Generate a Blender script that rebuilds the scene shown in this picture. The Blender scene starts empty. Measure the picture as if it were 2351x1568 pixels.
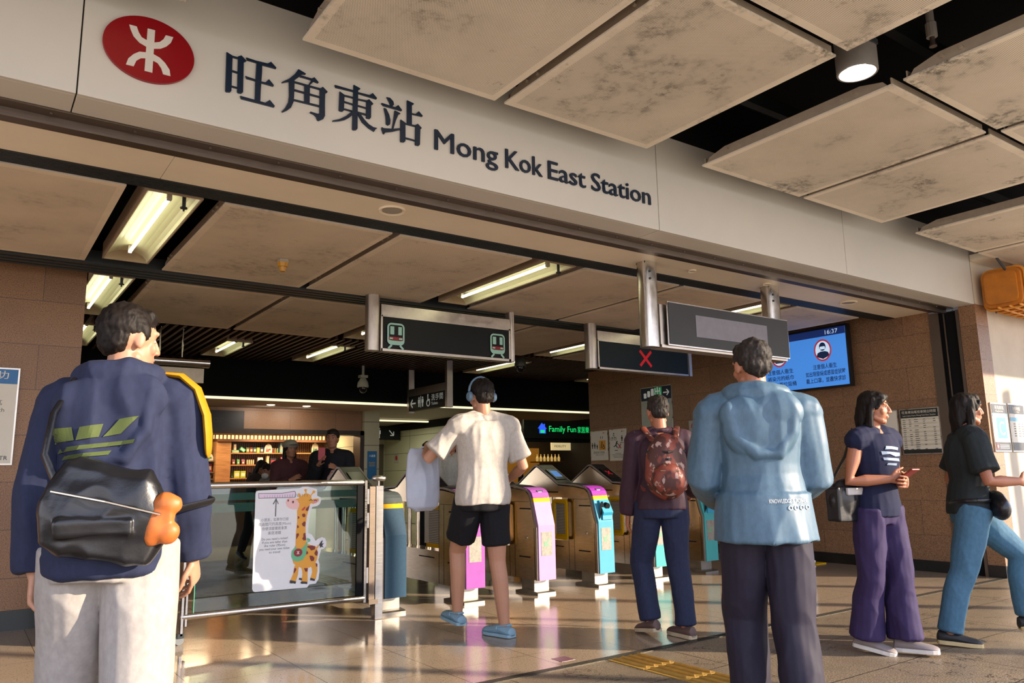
import bpy, bmesh, math, random
from math import sin, cos, pi, radians as rad
from mathutils import Vector as V, Matrix, noise, Euler
random.seed(4)
sc = bpy.context.scene
C = sc.collection
# ---------------------------------------------------------------- camera
F_PX = 1771.5; YAW = 0.617516; PITCH = 0.170197; ROLL = -0.017384
fw = V((sin(YAW)*cos(PITCH), cos(YAW)*cos(PITCH), sin(PITCH)))
r_ = V((cos(YAW), -sin(YAW), 0)); u_ = r_.cross(fw)
rt = r_*cos(ROLL)+u_*sin(ROLL); up = u_*cos(ROLL)-r_*sin(ROLL)
cam = bpy.data.cameras.new('camera'); camo = bpy.data.objects.new('camera', cam); C.objects.link(camo)
cam.sensor_width = 36; cam.lens = F_PX/2351*36; cam.clip_start = .05; cam.clip_end = 400
M = Matrix((rt, up, -fw)).transposed().to_4x4(); M.translation = V((0, 0, 1.13))
camo.matrix_world = M; sc.camera = camo
# ---------------------------------------------------------------- light
sc.view_settings.view_transform = 'Standard'; sc.view_settings.look = 'None'
sc.view_settings.gamma = 1; sc.view_settings.exposure = 1.25
sc.view_settings.use_curve_mapping = False
SUN_AZ = rad(-48); SUN_EL = rad(16); SKY = 1.6
w = bpy.data.worlds.new('sky'); sc.world = w; w.use_nodes = True
nt = w.node_tree; nt.nodes.clear()
tcw = nt.nodes.new('ShaderNodeTexCoord'); spw = nt.nodes.new('ShaderNodeSeparateXYZ'); rpw = nt.nodes.new('ShaderNodeValToRGB')
rpw.color_ramp.elements[0].position = 0.0; rpw.color_ramp.elements[0].color = (.74, .72, .74, 1)
rpw.color_ramp.elements[1].position = 0.7; rpw.color_ramp.elements[1].color = (.30, .40, .66, 1)
e_ = rpw.color_ramp.elements.new(.18); e_.color = (.66, .68, .80, 1)
bg = nt.nodes.new('ShaderNodeBackground'); bg.inputs[1].default_value = SKY
wo = nt.nodes.new('ShaderNodeOutputWorld')
nt.links.new(tcw.outputs['Generated'], spw.inputs[0]); nt.links.new(spw.outputs[2], rpw.inputs[0])
nt.links.new(rpw.outputs[0], bg.inputs[0]); nt.links.new(bg.outputs[0], wo.inputs[0])
sl = bpy.data.lights.new('sun', 'SUN'); sl.energy = 4.6; sl.color = (1, .83, .62); sl.angle = rad(.7)
so = bpy.data.objects.new('sun', sl); C.objects.link(so)
sd = V((cos(SUN_AZ)*cos(SUN_EL), sin(SUN_AZ)*cos(SUN_EL), sin(SUN_EL)))
so.rotation_euler = sd.to_track_quat('Z', 'Y').to_euler(); so.location = sd*20
try:
    sc.cycles.max_bounces = 8; sc.cycles.diffuse_bounces = 4; sc.cycles.caustics_reflective = False
    sc.cycles.sample_clamp_indirect = 6
except Exception: pass
# ---------------------------------------------------------------- materials
MATS = {}
def lin(c):
    return tuple((x/12.92 if x <= .04045 else ((x+.055)/1.055)**2.4) for x in c)
def hexc(h):
    return lin(tuple(int(h[i:i+2], 16)/255 for i in (0, 2, 4)))
class N:
    def __init__(s, name):
        s.m = bpy.data.materials.new(name); s.m.use_nodes = True; s.t = s.m.node_tree
        s.t.nodes.clear(); s.out = s.t.nodes.new('ShaderNodeOutputMaterial')
        s.b = s.t.nodes.new('ShaderNodeBsdfPrincipled'); s.l(s.b.outputs[0], s.out.inputs[0])
    def l(s, a, b): s.t.links.new(a, b)
    def n(s, ty, **k):
        n = s.t.nodes.new('ShaderNode'+ty)
        for a, v in k.items(): setattr(n, a, v)
        return n
    def put(s, inp, v):
        if hasattr(v, 'is_output'): s.l(v, inp)
        else: inp.default_value = v
    def math(s, op, a, b=None, c=None):
        n = s.n('Math', operation=op); s.put(n.inputs[0], a)
        if b is not None: s.put(n.inputs[1], b)
        if c is not None: s.put(n.inputs[2], c)
        return n.outputs[0]
    def mix(s, f, a, b):
        n = s.n('Mix', data_type='RGBA'); s.put(n.inputs[0], f); s.put(n.inputs[6], a if hasattr(a, 'is_output') else (*a, 1)); s.put(n.inputs[7], b if hasattr(b, 'is_output') else (*b, 1))
        return n.outputs[2]
    def coord(s, kind='Object', scale=(1, 1, 1), loc=(0, 0, 0), rot=(0, 0, 0)):
        t = s.n('TexCoord'); m = s.n('Mapping'); s.l(t.outputs[kind], m.inputs[0])
        m.inputs['Scale'].default_value = scale; m.inputs['Location'].default_value = loc; m.inputs['Rotation'].default_value = rot
        return m.outputs[0]
    def noise(s, vec, scale, detail=3, rough=.6):
        n = s.n('TexNoise'); s.l(vec, n.inputs['Vector']); n.inputs['Scale'].default_value = scale
        n.inputs['Detail'].default_value = detail; n.inputs['Roughness'].default_value = rough
        return n.outputs['Fac']
    def ramp(s, f, a, b, ca=0., cb=1.):
        n = s.n('MapRange'); s.put(n.inputs[0], f); n.inputs[1].default_value = a; n.inputs[2].default_value = b
        n.inputs[3].default_value = ca; n.inputs[4].default_value = cb; return n.outputs[0]
    def bump(s, h, st=.3, d=.01):
        n = s.n('Bump'); s.l(h, n.inputs['Height']); n.inputs['Strength'].default_value = st; n.inputs['Distance'].default_value = d
        s.l(n.outputs[0], s.b.inputs['Normal'])
    def set(s, col=None, rough=None, metal=None, emit=None, es=None, alpha=None, trans=None, ior=None, spec=None):
        for k, v in (('Base Color', col), ('Roughness', rough), ('Metallic', metal), ('Emission Color', emit), ('Emission Strength', es), ('Alpha', alpha), ('Transmission Weight', trans), ('IOR', ior), ('Specular IOR Level', spec)):
            if v is None: continue
            if k in ('Base Color', 'Emission Color') and not hasattr(v, 'is_output'): v = (*v[:3], 1)
            s.put(s.b.inputs[k], v)
        return s.m
def mat(name, col, rough=.5, metal=0, var=.08, nscale=12, emit=0, bump=0, spec=None):
    """plain procedural material, a little uneven in tone"""
    if name in MATS: return MATS[name]
    if isinstance(col, str): col = hexc(col)
    n = N(name); v = n.coord()
    f = n.ramp(n.noise(v, nscale, 3), .3, .7, 1-var, 1+var)
    c = n.n('VectorMath', operation='SCALE'); c.inputs[0].default_value = col; n.l(f, c.inputs[3])
    n.set(c.outputs[0], rough, metal, spec=spec)
    if emit: n.set(emit=col, es=emit)
    if bump: n.bump(n.noise(v, nscale*6, 3), bump, .004)
    MATS[name] = n.m; return n.m
def fabric(name, col, fold=7, st=.5, col2=None, rough=.85, ts=None, spec=.3):
    if name in MATS: return MATS[name]
    if isinstance(col, str): col = hexc(col)
    n = N(name); v = n.coord(scale=ts or (1, 1, .6))
    f = n.noise(v, fold, 1.5, .4)
    if col2: c = n.mix(n.ramp(f, .42, .58), col, hexc(col2))
    else:
        k = n.n('VectorMath', operation='SCALE'); k.inputs[0].default_value = col; n.l(n.ramp(n.noise(v, 60, 2), .3, .7, .9, 1.1), k.inputs[3]); c = k.outputs[0]
    n.set(c, rough, spec=spec); n.bump(f, st*.6, .04); MATS[name] = n.m; return n.m
def m_metal(name='brushed_steel', col=(.56, .53, .49), rough=.2, sc_=(2, 2, 60)):
    if name in MATS: return MATS[name]
    n = N(name); v = n.coord(scale=sc_); f = n.noise(v, 6, 3)
    n.set(n.mix(n.ramp(f, .2, .8), tuple(x*.8 for x in col), tuple(min(1, x*1.12) for x in col)), n.ramp(f, .2, .8, rough*.7, rough*1.4), 1)
    n.bump(f, .05, .002); MATS[name] = n.m; return n.m
def m_stone(axis):
    n = N('granite_blocks_'+axis); t = n.n('TexCoord'); s = n.n('SeparateXYZ'); n.l(t.outputs['Object'], s.inputs[0])
    cb = n.n('CombineXYZ'); n.l(s.outputs[0 if axis == 'x' else 1], cb.inputs[0]); n.l(s.outputs[2], cb.inputs[1])
    br = n.n('TexBrick'); mp = n.n('Mapping'); n.l(cb.outputs[0], mp.inputs[0]); mp.inputs['Location'].default_value = (.37, -.02, 0); n.l(mp.outputs[0], br.inputs[0])
    br.inputs['Scale'].default_value = 1; br.inputs['Mortar Size'].default_value = .003; br.inputs['Brick Width'].default_value = .82; br.inputs['Row Height'].default_value = .372
    br.inputs['Color1'].default_value = (*hexc('906b4c'), 1); br.inputs['Color2'].default_value = (*hexc('7f5f46'), 1); br.inputs['Mortar'].default_value = (*hexc('59463a'), 1)
    br.inputs['Bias'].default_value = -.1
    v = t.outputs['Object']
    g = n.noise(v, 130, 2, .7); g2 = n.noise(v, 2.2, 4)
    c = n.mix(n.ramp(g, .56, .64), br.outputs[0], hexc('4a3528')); c = n.mix(n.ramp(g, .40, .34), c, hexc('b3906c'))
    c = n.mix(n.ramp(g2, .5, .75, 0, .35), c, hexc('6e5240'))
    n.set(c, .45); n.bump(g, .15, .002); return n.m
def m_perf(name, base, stain, amt, ey=.66, hk=.88):
    """perforated enamelled sheet with water stains"""
    n = N(name); t = n.n('TexCoord'); v = t.outputs['Object']
    sx = n.n('SeparateXYZ'); n.l(v, sx.inputs[0])
    def fr(o, off=None):
        k = n.math('MULTIPLY', o, 1/.0085)
        if off is not None: k = n.math('ADD', k, off)
        return n.math('SUBTRACT', n.math('FRACT', k), .5)
    row = n.math('MULTIPLY', n.math('FLOOR', n.math('MULTIPLY', sx.outputs[1], 1/.0085)), .5)
    a = fr(sx.outputs[0], row); b = fr(sx.outputs[1])
    d = n.math('SQRT', n.math('ADD', n.math('MULTIPLY', a, a), n.math('MULTIPLY', b, b)))
    hole = n.math('LESS_THAN', d, .285)
    ed = n.math('MULTIPLY', n.math('LESS_THAN', n.math('ABSOLUTE', sx.outputs[0]), .54), n.math('LESS_THAN', n.math('ABSOLUTE', sx.outputs[1]), ey))
    hole = n.math('MULTIPLY', hole, ed)
    oi = n.n('ObjectInfo'); mp = n.n('VectorMath', operation='ADD'); n.l(v, mp.inputs[0]); n.l(oi.outputs['Location'], mp.inputs[1])
    f1 = n.noise(mp.outputs[0], 1.7, 5, .62); f2 = n.noise(mp.outputs[0], 14, 5, .75)
    st = n.math('MULTIPLY', n.ramp(f1, .52, .66), n.ramp(f2, .47, .62))
    c = n.mix(n.ramp(f1, .38, .66, 0, .8), base, tuple(x*.8 for x in base))
    c = n.mix(n.math('MULTIPLY', st, amt), c, stain)
    f3 = n.noise(mp.outputs[0], 3.2, 7, .8)
    c = n.mix(n.math('MULTIPLY', n.ramp(f3, .61, .69), amt), c, hexc('4a3a20'))
    c = n.mix(n.math('MULTIPLY', hole, hk), c, (.03, .025, .02))
    n.set(c, .55); return n.m
def m_floor():
    n = N('polished_terrazzo_tiles'); t = n.n('TexCoord'); v = t.outputs['Object']; sx = n.n('SeparateXYZ'); n.l(v, sx.inputs[0])
    def ln(o, off, w):
        k = n.math('FRACT', n.math('MULTIPLY', n.math('SUBTRACT', o, off), 1/.63)); return n.math('LESS_THAN', k, w)
    j = n.math('MAXIMUM', ln(sx.outputs[0], .513, .007), ln(sx.outputs[1], 4.79-6.3, .006))
    g = n.noise(v, 95, 2, .75); g2 = n.noise(v, 1.1, 4); g3 = n.noise(v, 260, 1)
    c = n.mix(n.ramp(g, .60, .635), hexc('ab9883'), hexc('4d3a2c')); c = n.mix(n.ramp(g3, .6, .75, 0, .5), c, hexc('88745f'))
    c = n.mix(n.ramp(g2, .4, .7, 0, .25), c, hexc('8f7b66')); c = n.mix(j, c, hexc('2e241c'))
    n.set(c, n.ramp(g2, .3, .7, .09, .17)); n.b.inputs['IOR'].default_value = 1.6
    n.bump(n.noise(v, 3.0, 2), .10, .01); return n.m
def m_paving():
    n = N('granite_paving'); t = n.n('TexCoord'); v = t.outputs['Object']; sx = n.n('SeparateXYZ'); n.l(v, sx.inputs[0])
    wv = n.noise(v, .8, 3); off = n.ramp(wv, 0, 1, -.05, .05)
    def ln(o, off0, p, w):
        k = n.math('FRACT', n.math('MULTIPLY', n.math('ADD', n.math('SUBTRACT', o, off0), off), 1/p)); return n.math('LESS_THAN', k, w)
    j = n.math('MAXIMUM', ln(sx.outputs[0], .2, 1.2, .006), ln(sx.outputs[1], 3.2-9, .6, .012))
    g = n.noise(v, 110, 3, .8); g2 = n.noise(v, 1.6, 5)
    c = n.mix(n.ramp(g, .45, .62), hexc('6c5d4d'), hexc('b8a486')); c = n.mix(n.ramp(g2, .35, .65, 0, .5), c, hexc('5c5044'))
    cr = n.math('LESS_THAN', n.math('ABSOLUTE', n.math('SUBTRACT', n.noise(v, 1.3, 5, .6), .5)), .0035)
    c = n.mix(n.math('MAXIMUM', j, n.math('MULTIPLY', cr, .7)), c, hexc('2b231c'))
    n.set(c, n.ramp(g2, .3, .7, .28, .5)); h = n.math('SUBTRACT', g, n.math('MULTIPLY', j, 1)); n.bump(h, .35, .004); return n.m
def m_wood(name, a, b, sc_=(1, 1, 12)):
    if name in MATS: return MATS[name]
    n = N(name); v = n.coord(scale=sc_); f = n.noise(v, 5, 4)
    n.set(n.mix(n.ramp(f, .3, .7), hexc(a), hexc(b)), .45); MATS[name] = n.m; return n.m
def m_glass(name='glass', col=(.86, .93, .9), rough=.0):
    if name in MATS: return MATS[name]
    n = N(name); n.t.nodes.remove(n.b)
    tr = n.n('BsdfTransparent'); tr.inputs[0].default_value = (*col, 1); gl = n.n('BsdfGlossy'); gl.inputs['Roughness'].default_value = rough
    fr = n.n('Fresnel'); fr.inputs[0].default_value = 1.5; mx = n.n('MixShader')
    n.l(n.math('MULTIPLY_ADD', fr.outputs[0], 1.3, .03), mx.inputs[0]); n.l(tr.outputs[0], mx.inputs[1]); n.l(gl.outputs[0], mx.inputs[2]); n.l(mx.outputs[0], n.out.inputs[0])
    MATS[name] = n.m; return n.m
# ---------------------------------------------------------------- mesh helpers
class MB:
    def __init__(s): s.v = []; s.f = []
    def add(s, vs, fs):
        o = len(s.v); s.v += [tuple(x) for x in vs]; s.f += [tuple(i+o for i in f) for f in fs]; return s
    def box(s, a, b):
        x0, y0, z0 = a; x1, y1, z1 = b
        return s.add([(x0, y0, z0), (x1, y0, z0), (x1, y1, z0), (x0, y1, z0), (x0, y0, z1), (x1, y0, z1), (x1, y1, z1), (x0, y1, z1)],
                     [(0, 3, 2, 1), (4, 5, 6, 7), (0, 1, 5, 4), (1, 2, 6, 5), (2, 3, 7, 6), (3, 0, 4, 7)])
    def loft(s, rings, cap=True, n=None):
        n = len(rings[0]); o = len(s.v); vs = [p for r in rings for p in r]; fs = []
        for i in range(len(rings)-1):
            for k in range(n):
                a = i*n+k; b = i*n+(k+1) % n; fs.append((a, b, b+n, a+n))
        if cap: fs.append(tuple(range(n-1, -1, -1))); fs.append(tuple((len(rings)-1)*n+k for k in range(n)))
        return s.add(vs, fs)
    def tube(s, pts, rs, n=12, flat=1., side=None):
        """tapered tube through pts, rounded ends"""
        pts = [V(p) for p in pts]
        if not hasattr(rs, '__len__'): rs = [rs]*len(pts)
        rings = []; d = (pts[1]-pts[0]).normalized()
        x = V(side) if side is not None else (V((0, 0, 1)) if abs(d.z) < .9 else V((1, 0, 0)))
        L = len(pts)
        def ring(c, d, x, r):
            y = d.cross(x).normalized(); x = y.cross(d).normalized()
            return [c+x*(cos(2*pi*k/n)*r)+y*(sin(2*pi*k/n)*r*flat) for k in range(n)]
        for i in range(L):
            d = ((pts[min(i+1, L-1)]-pts[i]).normalized()+(pts[i]-pts[max(i-1, 0)]).normalized()).normalized()
            x = (x-d*x.dot(d)); x = x.normalized() if x.length > 1e-5 else V((0, 1, 0))
            if i == 0:
                for t in (-.95, -.6): rings.append(ring(pts[0]+d*rs[0]*t*s.cap, d, x, rs[0]*math.sqrt(1-t*t)))
            rings.append(ring(pts[i], d, x, rs[i]))
            if i == L-1:
                for t in (.6, .95): rings.append(ring(pts[i]+d*rs[i]*t*s.cap, d, x, rs[i]*math.sqrt(1-t*t)))
        return s.loft(rings)
    cap = 1.
    def cyl(s, a, b, r, n=16, r2=None):
        a, b = V(a), V(b); d = (b-a).normalized(); x = d.orthogonal().normalized(); y = d.cross(x); r2 = r if r2 is None else r2
        return s.loft([[a+x*cos(2*pi*k/n)*r+y*sin(2*pi*k/n)*r for k in range(n)], [b+x*cos(2*pi*k/n)*r2+y*sin(2*pi*k/n)*r2 for k in range(n)]])
    def lathe(s, c, prof, n=20, ax=(0, 0, 1), cap=True):
        a = V(ax).normalized(); x = a.orthogonal().normalized(); y = a.cross(x); c = V(c)
        return s.loft([[c+a*h+x*cos(2*pi*k/n)*r+y*sin(2*pi*k/n)*r for k in range(n)] for r, h in prof], cap)
    def ell(s, c, r, rot=None, n=16, m=10):
        c = V(c); R = rot or Matrix.Identity(3); rings = []
        for i in range(m+1):
            t = -pi/2+pi*(i if 0 < i < m else (.08 if i == 0 else m-.08))/m
            rings.append([c+R @ V((r[0]*cos(t)*cos(2*pi*k/n), r[1]*cos(t)*sin(2*pi*k/n), r[2]*sin(t))) for k in range(n)])
        return s.loft(rings)
    def prism(s, pts, O, X, Y, th):
        """polygon (a,b) -> O+aX+bY, extruded th along X x Y, concave safe"""
        O, X, Y = V(O), V(X), V(Y); Z = X.cross(Y).normalized()
        area = sum(pts[i][0]*pts[(i+1) % len(pts)][1]-pts[(i+1) % len(pts)][0]*pts[i][1] for i in range(len(pts)))
        if area < 0: pts = pts[::-1]
        from mathutils.geometry import tessellate_polygon
        n = len(pts); A = [O+X*a+Y*b for a, b in pts]; B = [p+Z*th for p in A]
        fs = []
        for t in tessellate_polygon([[V((a, b, 0)) for a, b in pts]]):
            i, j, k = t; ar = (pts[j][0]-pts[i][0])*(pts[k][1]-pts[i][1])-(pts[k][0]-pts[i][0])*(pts[j][1]-pts[i][1])
            if ar < 0: i, k = k, i
            fs.append((i+n, j+n, k+n)); fs.append((k, j, i))
        for i in range(n): j = (i+1) % n; fs.append((i, j, j+n, i+n))
        return s.add(A+B, fs)
    def obj(s, name, m, parent=None, smooth=False, bevel=0, loc=None):
        me = bpy.data.meshes.new(name); me.from_pydata([tuple(v) for v in s.v], [], s.f); me.update()
        if m: me.materials.append(m)
        o = bpy.data.objects.new(name, me); C.objects.link(o)
        if parent: o.parent = parent
        if loc: o.location = loc
        if smooth:
            me.polygons.foreach_set('use_smooth', [True]*len(me.polygons))
            try: me.set_sharp_from_angle(angle=rad(40))
            except Exception: pass
        if bevel:
            b = o.modifiers.new('b', 'BEVEL'); b.width = bevel; b.segments = 2; b.limit_method = 'ANGLE'
        return o
def tag(o, label=None, cat=None, group=None, kind=None):
    if label: o['label'] = label
    if cat: o['category'] = cat
    if group: o['group'] = group
    if kind: o['kind'] = kind
    return o
def thing(name, label, cat, loc=(0, 0, 0), rz=0, group=None):
    o = bpy.data.objects.new(name, None); C.objects.link(o); o.empty_display_size = .1
    o.location = loc; o.rotation_euler = (0, 0, rz); return tag(o, label, cat, group)
def struct(name, mb, m, **k):
    return tag(mb.obj(name, m, **k), kind='structure')
def rrect(a0, b0, a1, b1, r, n=5):
    P = []
    for cx, cy, t0 in ((a1-r, b1-r, 0), (a0+r, b1-r, 90), (a0+r, b0+r, 180), (a1-r, b0+r, 270)):
        for k in range(n+1): t = rad(t0+90*k/n); P.append((cx+r*cos(t), cy+r*sin(t)))
    return P
def circ(cx, cy, rx, ry=None, n=24, a0=0, a1=360):
    ry = ry or rx; m = n if a1-a0 == 360 else n+1
    return [(cx+rx*cos(rad(a0+(a1-a0)*k/n)), cy+ry*sin(rad(a0+(a1-a0)*k/n))) for k in range(m)]
def rng(cx, cy, r0, r1, a0=0, a1=360, n=28):
    """ring sector polygon"""
    if a1-a0 >= 360: a1 = a0+359.5
    return circ(cx, cy, r1, n=n, a0=a0, a1=a1)+circ(cx, cy, r0, n=n, a0=a0, a1=a1)[::-1]
def bar(x0, y0, x1, y1, w):
    d = V((x1-x0, y1-y0)); d.normalize(); p = (-d.y*w/2, d.x*w/2)
    return [(x0-p[0], y0-p[1]), (x1-p[0], y1-p[1]), (x1+p[0], y1+p[1]), (x0+p[0], y0+p[1])]
# frames: X right, Y up as seen by the viewer, Z = X x Y out of the surface
FR_FRONT = (V((1, 0, 0)), V((0, 0, 1)))      # faces -Y
FR_RIGHT = (V((0, -1, 0)), V((0, 0, 1)))     # faces -X
def polys(name, pl, O, fr, th, m, parent=None, loc=None):
    mb = MB()
    for i, p in enumerate(pl): mb.prism(p, O, fr[0], fr[1], th+i*.00012)
    return mb.obj(name, m, parent, loc=loc)
_tc = {}
def text(name, s, O, fr, h, m, parent=None, width=None, fat=0, bold=0, align='LEFT', th=.001, shear=0):
    """lettering: O is the baseline start, h the size, optional width to fit"""
    cu = bpy.data.curves.new('t', 'FONT'); cu.body = s; cu.size = 1; cu.offset = bold; cu.extrude = .0; cu.resolution_u = 3; cu.align_x = align; cu.shear = shear
    to = bpy.data.objects.new('t', cu); C.objects.link(to)
    dg = bpy.context.evaluated_depsgraph_get(); me = bpy.data.meshes.new_from_object(to.evaluated_get(dg))
    bpy.data.objects.remove(to); bpy.data.curves.remove(cu)
    xs = [v.co.x for v in me.vertices] or [0]; wx = max(xs)-min(xs) or 1
    x0 = min(xs) if align == 'LEFT' else 0; kx = h if width is None else width/wx
    X, Y = fr; Z = X.cross(Y); O = V(O)
    for v in me.vertices: v.co = O+X*((v.co.x-x0)*kx)+Y*(v.co.y*h)+Z*th
    if fat:
        vs = [v.co.copy() for v in me.vertices]; fs = [tuple(p.vertices) for p in me.polygons]; mb = MB()
        for i, (a, b) in enumerate(((0, 0), (-1, 0), (1, 0), (0, 1), (0, -1))): mb.add([v+X*(a*fat)+Y*(b*fat*.6)+Z*(i*.0002) for v in vs], fs)
        bpy.data.meshes.remove(me); me = bpy.data.meshes.new(name); me.from_pydata([tuple(v) for v in mb.v], [], mb.f)
    me.name = name; me.materials.append(m); o = bpy.data.objects.new(name, me); C.objects.link(o)
    if parent: o.parent = parent
    return o
def solid(o, t):
    s = o.modifiers.new('s', 'SOLIDIFY'); s.thickness = t; s.offset = 1; return o
# ================================================================ SETTING
M_white = mat('enamel_white', 'd0cdc6', .45, var=.025, nscale=2)
M_cream = mat('enamel_cream', 'f8ecd6', .42, var=.04, nscale=2)
M_black = mat('void_black', (.006, .006, .007), .8, spec=.15)
M_dkmet = mat('dark_ribbed_metal', '23282a', .42, var=.1)
M_steel = m_metal(); M_steelh = m_metal('brushed_steel_rail', (.66, .64, .60), .2, (60, 2, 2)); M_bronze = m_metal('weathered_steel_track', (.17, .135, .11), .42, (1, 40, 40))
M_joint = mat('joint_gap', '3c352e', .8)
struct('floor', MB().box((-9, 3.80, -.1), (14, 20, 0)), m_floor())
struct('outdoor_paving', MB().box((-9, .3, -.1), (16, 3.74, 0)), m_paving())
struct('plaza', MB().box((-40, -50, -.1), (50, .3, 0)).box((16, .3, -.1), (50, 3.74, 0)), mat('plaza_bounce_pale', 'cdb998', .7))  # unseen ground, coloured pale to bounce light up to the ceilings
mb = MB().box((-9, 3.74, -.1), (8.82, 3.80, -.004)).box((-9, 3.742, -.02), (8.82, 3.754, .004)).box((-9, 3.765, -.02), (8.82, 3.775, .004)).box((-9, 3.786, -.02), (8.82, 3.798, .004))
struct('trim_1', mb, mat('threshold_metal', '4a463f', .35, .8))
# left granite wall and its base
struct('wall_left', MB().box((-9, 7.4, .15), (.76, 7.75, 3.4)).box((.5, 7.75, .15), (.76, 13, 3.4)), m_stone('x'))
struct('baseboard_left', MB().box((-9, 7.38, 0), (.775, 7.75, .15)).box((.5, 7.75, 0), (.775, 13, .15)), mat('dark_base', '232a29', .35))
# right granite wall
struct('wall_right', MB().box((8.78, 4.24, .12), (9.05, 10.1, 3.3)).box((8.78, 3.75, .12), (9.05, 3.92, 2.855)), m_stone('y'))
struct('baseboard_right', MB().box((8.765, 4.24, 0), (9.05, 10.1, .12)).box((8.765, 3.745, 0), (9.05, 3.92, .12)), mat('black_base', '141414', .3))
mb = MB().box((8.765, 3.92, 0), (8.80, 3.945, 2.82)).box((8.79, 3.945, 0), (9.05, 4.16, 2.82)).box((8.755, 4.03, 0), (8.79, 4.045, 2.82)).box((8.765, 4.16, 0), (8.80, 4.24, 2.82))
struct('trim_2', MB().box((8.765, 3.92, 0), (8.79, 3.95, 2.82)).box((8.765, 4.13, 0), (8.79, 4.24, 2.82)).box((8.77, 4.07, 0), (8.785, 4.085, 2.82)), M_bronze)
struct('trim_3', MB().box((8.80, 3.92, 0), (9.05, 4.24, 2.82)), M_black)
# cream rendered wall right of the entrance
M_render = mat('painted_render', 'cfc4b2', .7, var=.05, nscale=5, bump=.15)
struct('wall_front', MB().box((8.80, 3.752, 0), (9.05, 3.92, 3.6)).box((9.05, 3.752, 0), (16, 3.95, 3.6)), M_render)
# fascia over the opening: separate enamelled sheets
xs = [-6.0, -3.4, .287, 3.99, 6.375, 8.785]
for a, b in zip(xs[:-1], xs[1:]):
    struct('wall_fascia', MB().box((a+.003, 3.75, 2.85), (b-.003, 3.775, 3.60)).box((a+.003, 3.775, 2.85), (b-.003, 3.97, 2.87)), M_white if False else M_white, bevel=.003)
struct('trim_4', MB().box((-6, 3.78, 2.872), (8.785, 3.95, 3.6)), M_joint)
# the cream underside: its own colour from the bevel line back
xs2 = [-6, -2.6, .806, 5.12, 8.79]
for a, b in zip(xs2[:-1], xs2[1:]):
    struct('ceiling_soffit', MB().box((a+.002, 4.235, 2.85), (b-.002, 4.625, 2.87)), M_cream)
_r5 = MB()
for _x in range(26): _r5.cyl((-.15+_x*.36, 4.01, 2.842), (-.15+_x*.36, 4.01, 2.834), .009, 8)
struct('trim_5', _r5.box((-6, 3.972, 2.842), (8.79, 4.05, 2.90)).box((-6, 4.05, 2.80), (8.79, 4.085, 2.90)).box((-6, 4.085, 2.83), (8.79, 4.17, 2.9)).box((-6, 4.17, 2.845), (8.79, 4.235, 2.9)), M_bronze)
mb = MB().box((-6, 4.625, 2.86), (8.79, 4.81, 2.92))
for k in range(9): mb.box((-6, 4.63+k*.02, 2.845), (8.79, 4.64+k*.02, 2.86))
struct('trim_6', mb, M_dkmet)
mb = MB().box((.76 if False else -6, 6.77, 2.86), (8.79, 7.10, 2.95))
for k in range(4): mb.box((-6, 6.775+k*.09, 2.84), (8.79, 6.82+k*.09, 2.86))
struct('trim_7', mb, M_dkmet)
# black void above everything
struct('ceiling_void', MB().box((-9, 4.6, 3.35), (14, 20, 3.45)), M_black)
struct('ceiling_roof', MB().box((-9, 0.5, 4.1), (16, 3.76, 4.2)).box((-9, 3.6+.15, 3.6), (16, 4.0, 4.1)).box((-9, .5, 3.34), (16, .54, 4.1)).box((-9.1, .5, 3.34), (-9, 3.76, 4.1)), M_black)
mb = MB()
for y in (1.0, 2.07, 3.1): mb.box((-9, y-.03, 3.62), (16, y+.03, 3.72))
for x in (-2, .9, 3.75, 4.12, 6.9, 9.9): mb.box((x-.03, .6, 3.72), (x+.03, 3.7, 3.80))
struct('ceiling_framing', mb, mat('dark_steel', '181a1c', .5))  # framing coloured near black
# rear parts of the hall
struct('wall_rear', MB().box((.76, 11.4, 2.30), (12, 11.5, 3.4)), mat('rear_bulkhead', '0b0d10', .8, spec=.1))
M_tube = mat('fluorescent_glow', (1, 1, .70), .5, emit=2.7, var=0)
M_tubeL = mat('strip_glow', (1, .92, .62), .5, emit=.42, var=0)
led = tag(MB().box((.8, 11.37, 2.262), (12, 11.399, 2.298)).obj('strip_light', M_tubeL), 'long pale strip light along the lower edge of the black bulkhead', 'light')
M_off = mat('offwhite_board', 'a59c92', .6)
struct('ceiling_rear', MB().box((.76, 11.5, 2.29), (5.9, 13.0, 2.33)).box((5.9, 11.5, 2.42), (12.5, 20, 2.46)), M_off)
struct('wall_shop', MB().box((.76, 13.0, 1.94), (5.87, 13.2, 2.29)), m_stone('x'))
mb = MB().box((.76, 12.9, 1.86), (5.87, 13.2, 1.94)).box((5.80, 12.9, 0), (5.87, 13.2, 1.94))
struct('trim_8', mb, mat('shopfront_frame', '3a332d', .4, .6))
M_tile = N('cream_wall_tiles'); _v = M_tile.coord(rot=(0, 0, 0)); _s = M_tile.n('SeparateXYZ'); M_tile.l(_v, _s.inputs[0])
_j = M_tile.math('MAXIMUM', M_tile.math('LESS_THAN', M_tile.math('FRACT', M_tile.math('MULTIPLY', _s.outputs[2], 1/.42)), .02), M_tile.math('LESS_THAN', M_tile.math('FRACT', M_tile.math('MULTIPLY', _s.outputs[1], 1/1.9)), .006))
M_tile = M_tile.set(M_tile.mix(_j, hexc('b9b79a'), hexc('2c2b24')), .35)
struct('wall_column', MB().box((5.88, 12.9, 0), (6.17, 13.25, 2.29)), M_tile)
struct('wall_corridor', MB().box((9.0, 13.2, 0), (9.2, 18.5, 2.42)).box((5.9, 18.5, 0), (9.0, 18.7, 2.42)), M_tile)
struct('wall_corridor_left', MB().box((5.9, 13.25, 0), (6.1, 18.5, 2.42)), M_tile)
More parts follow.
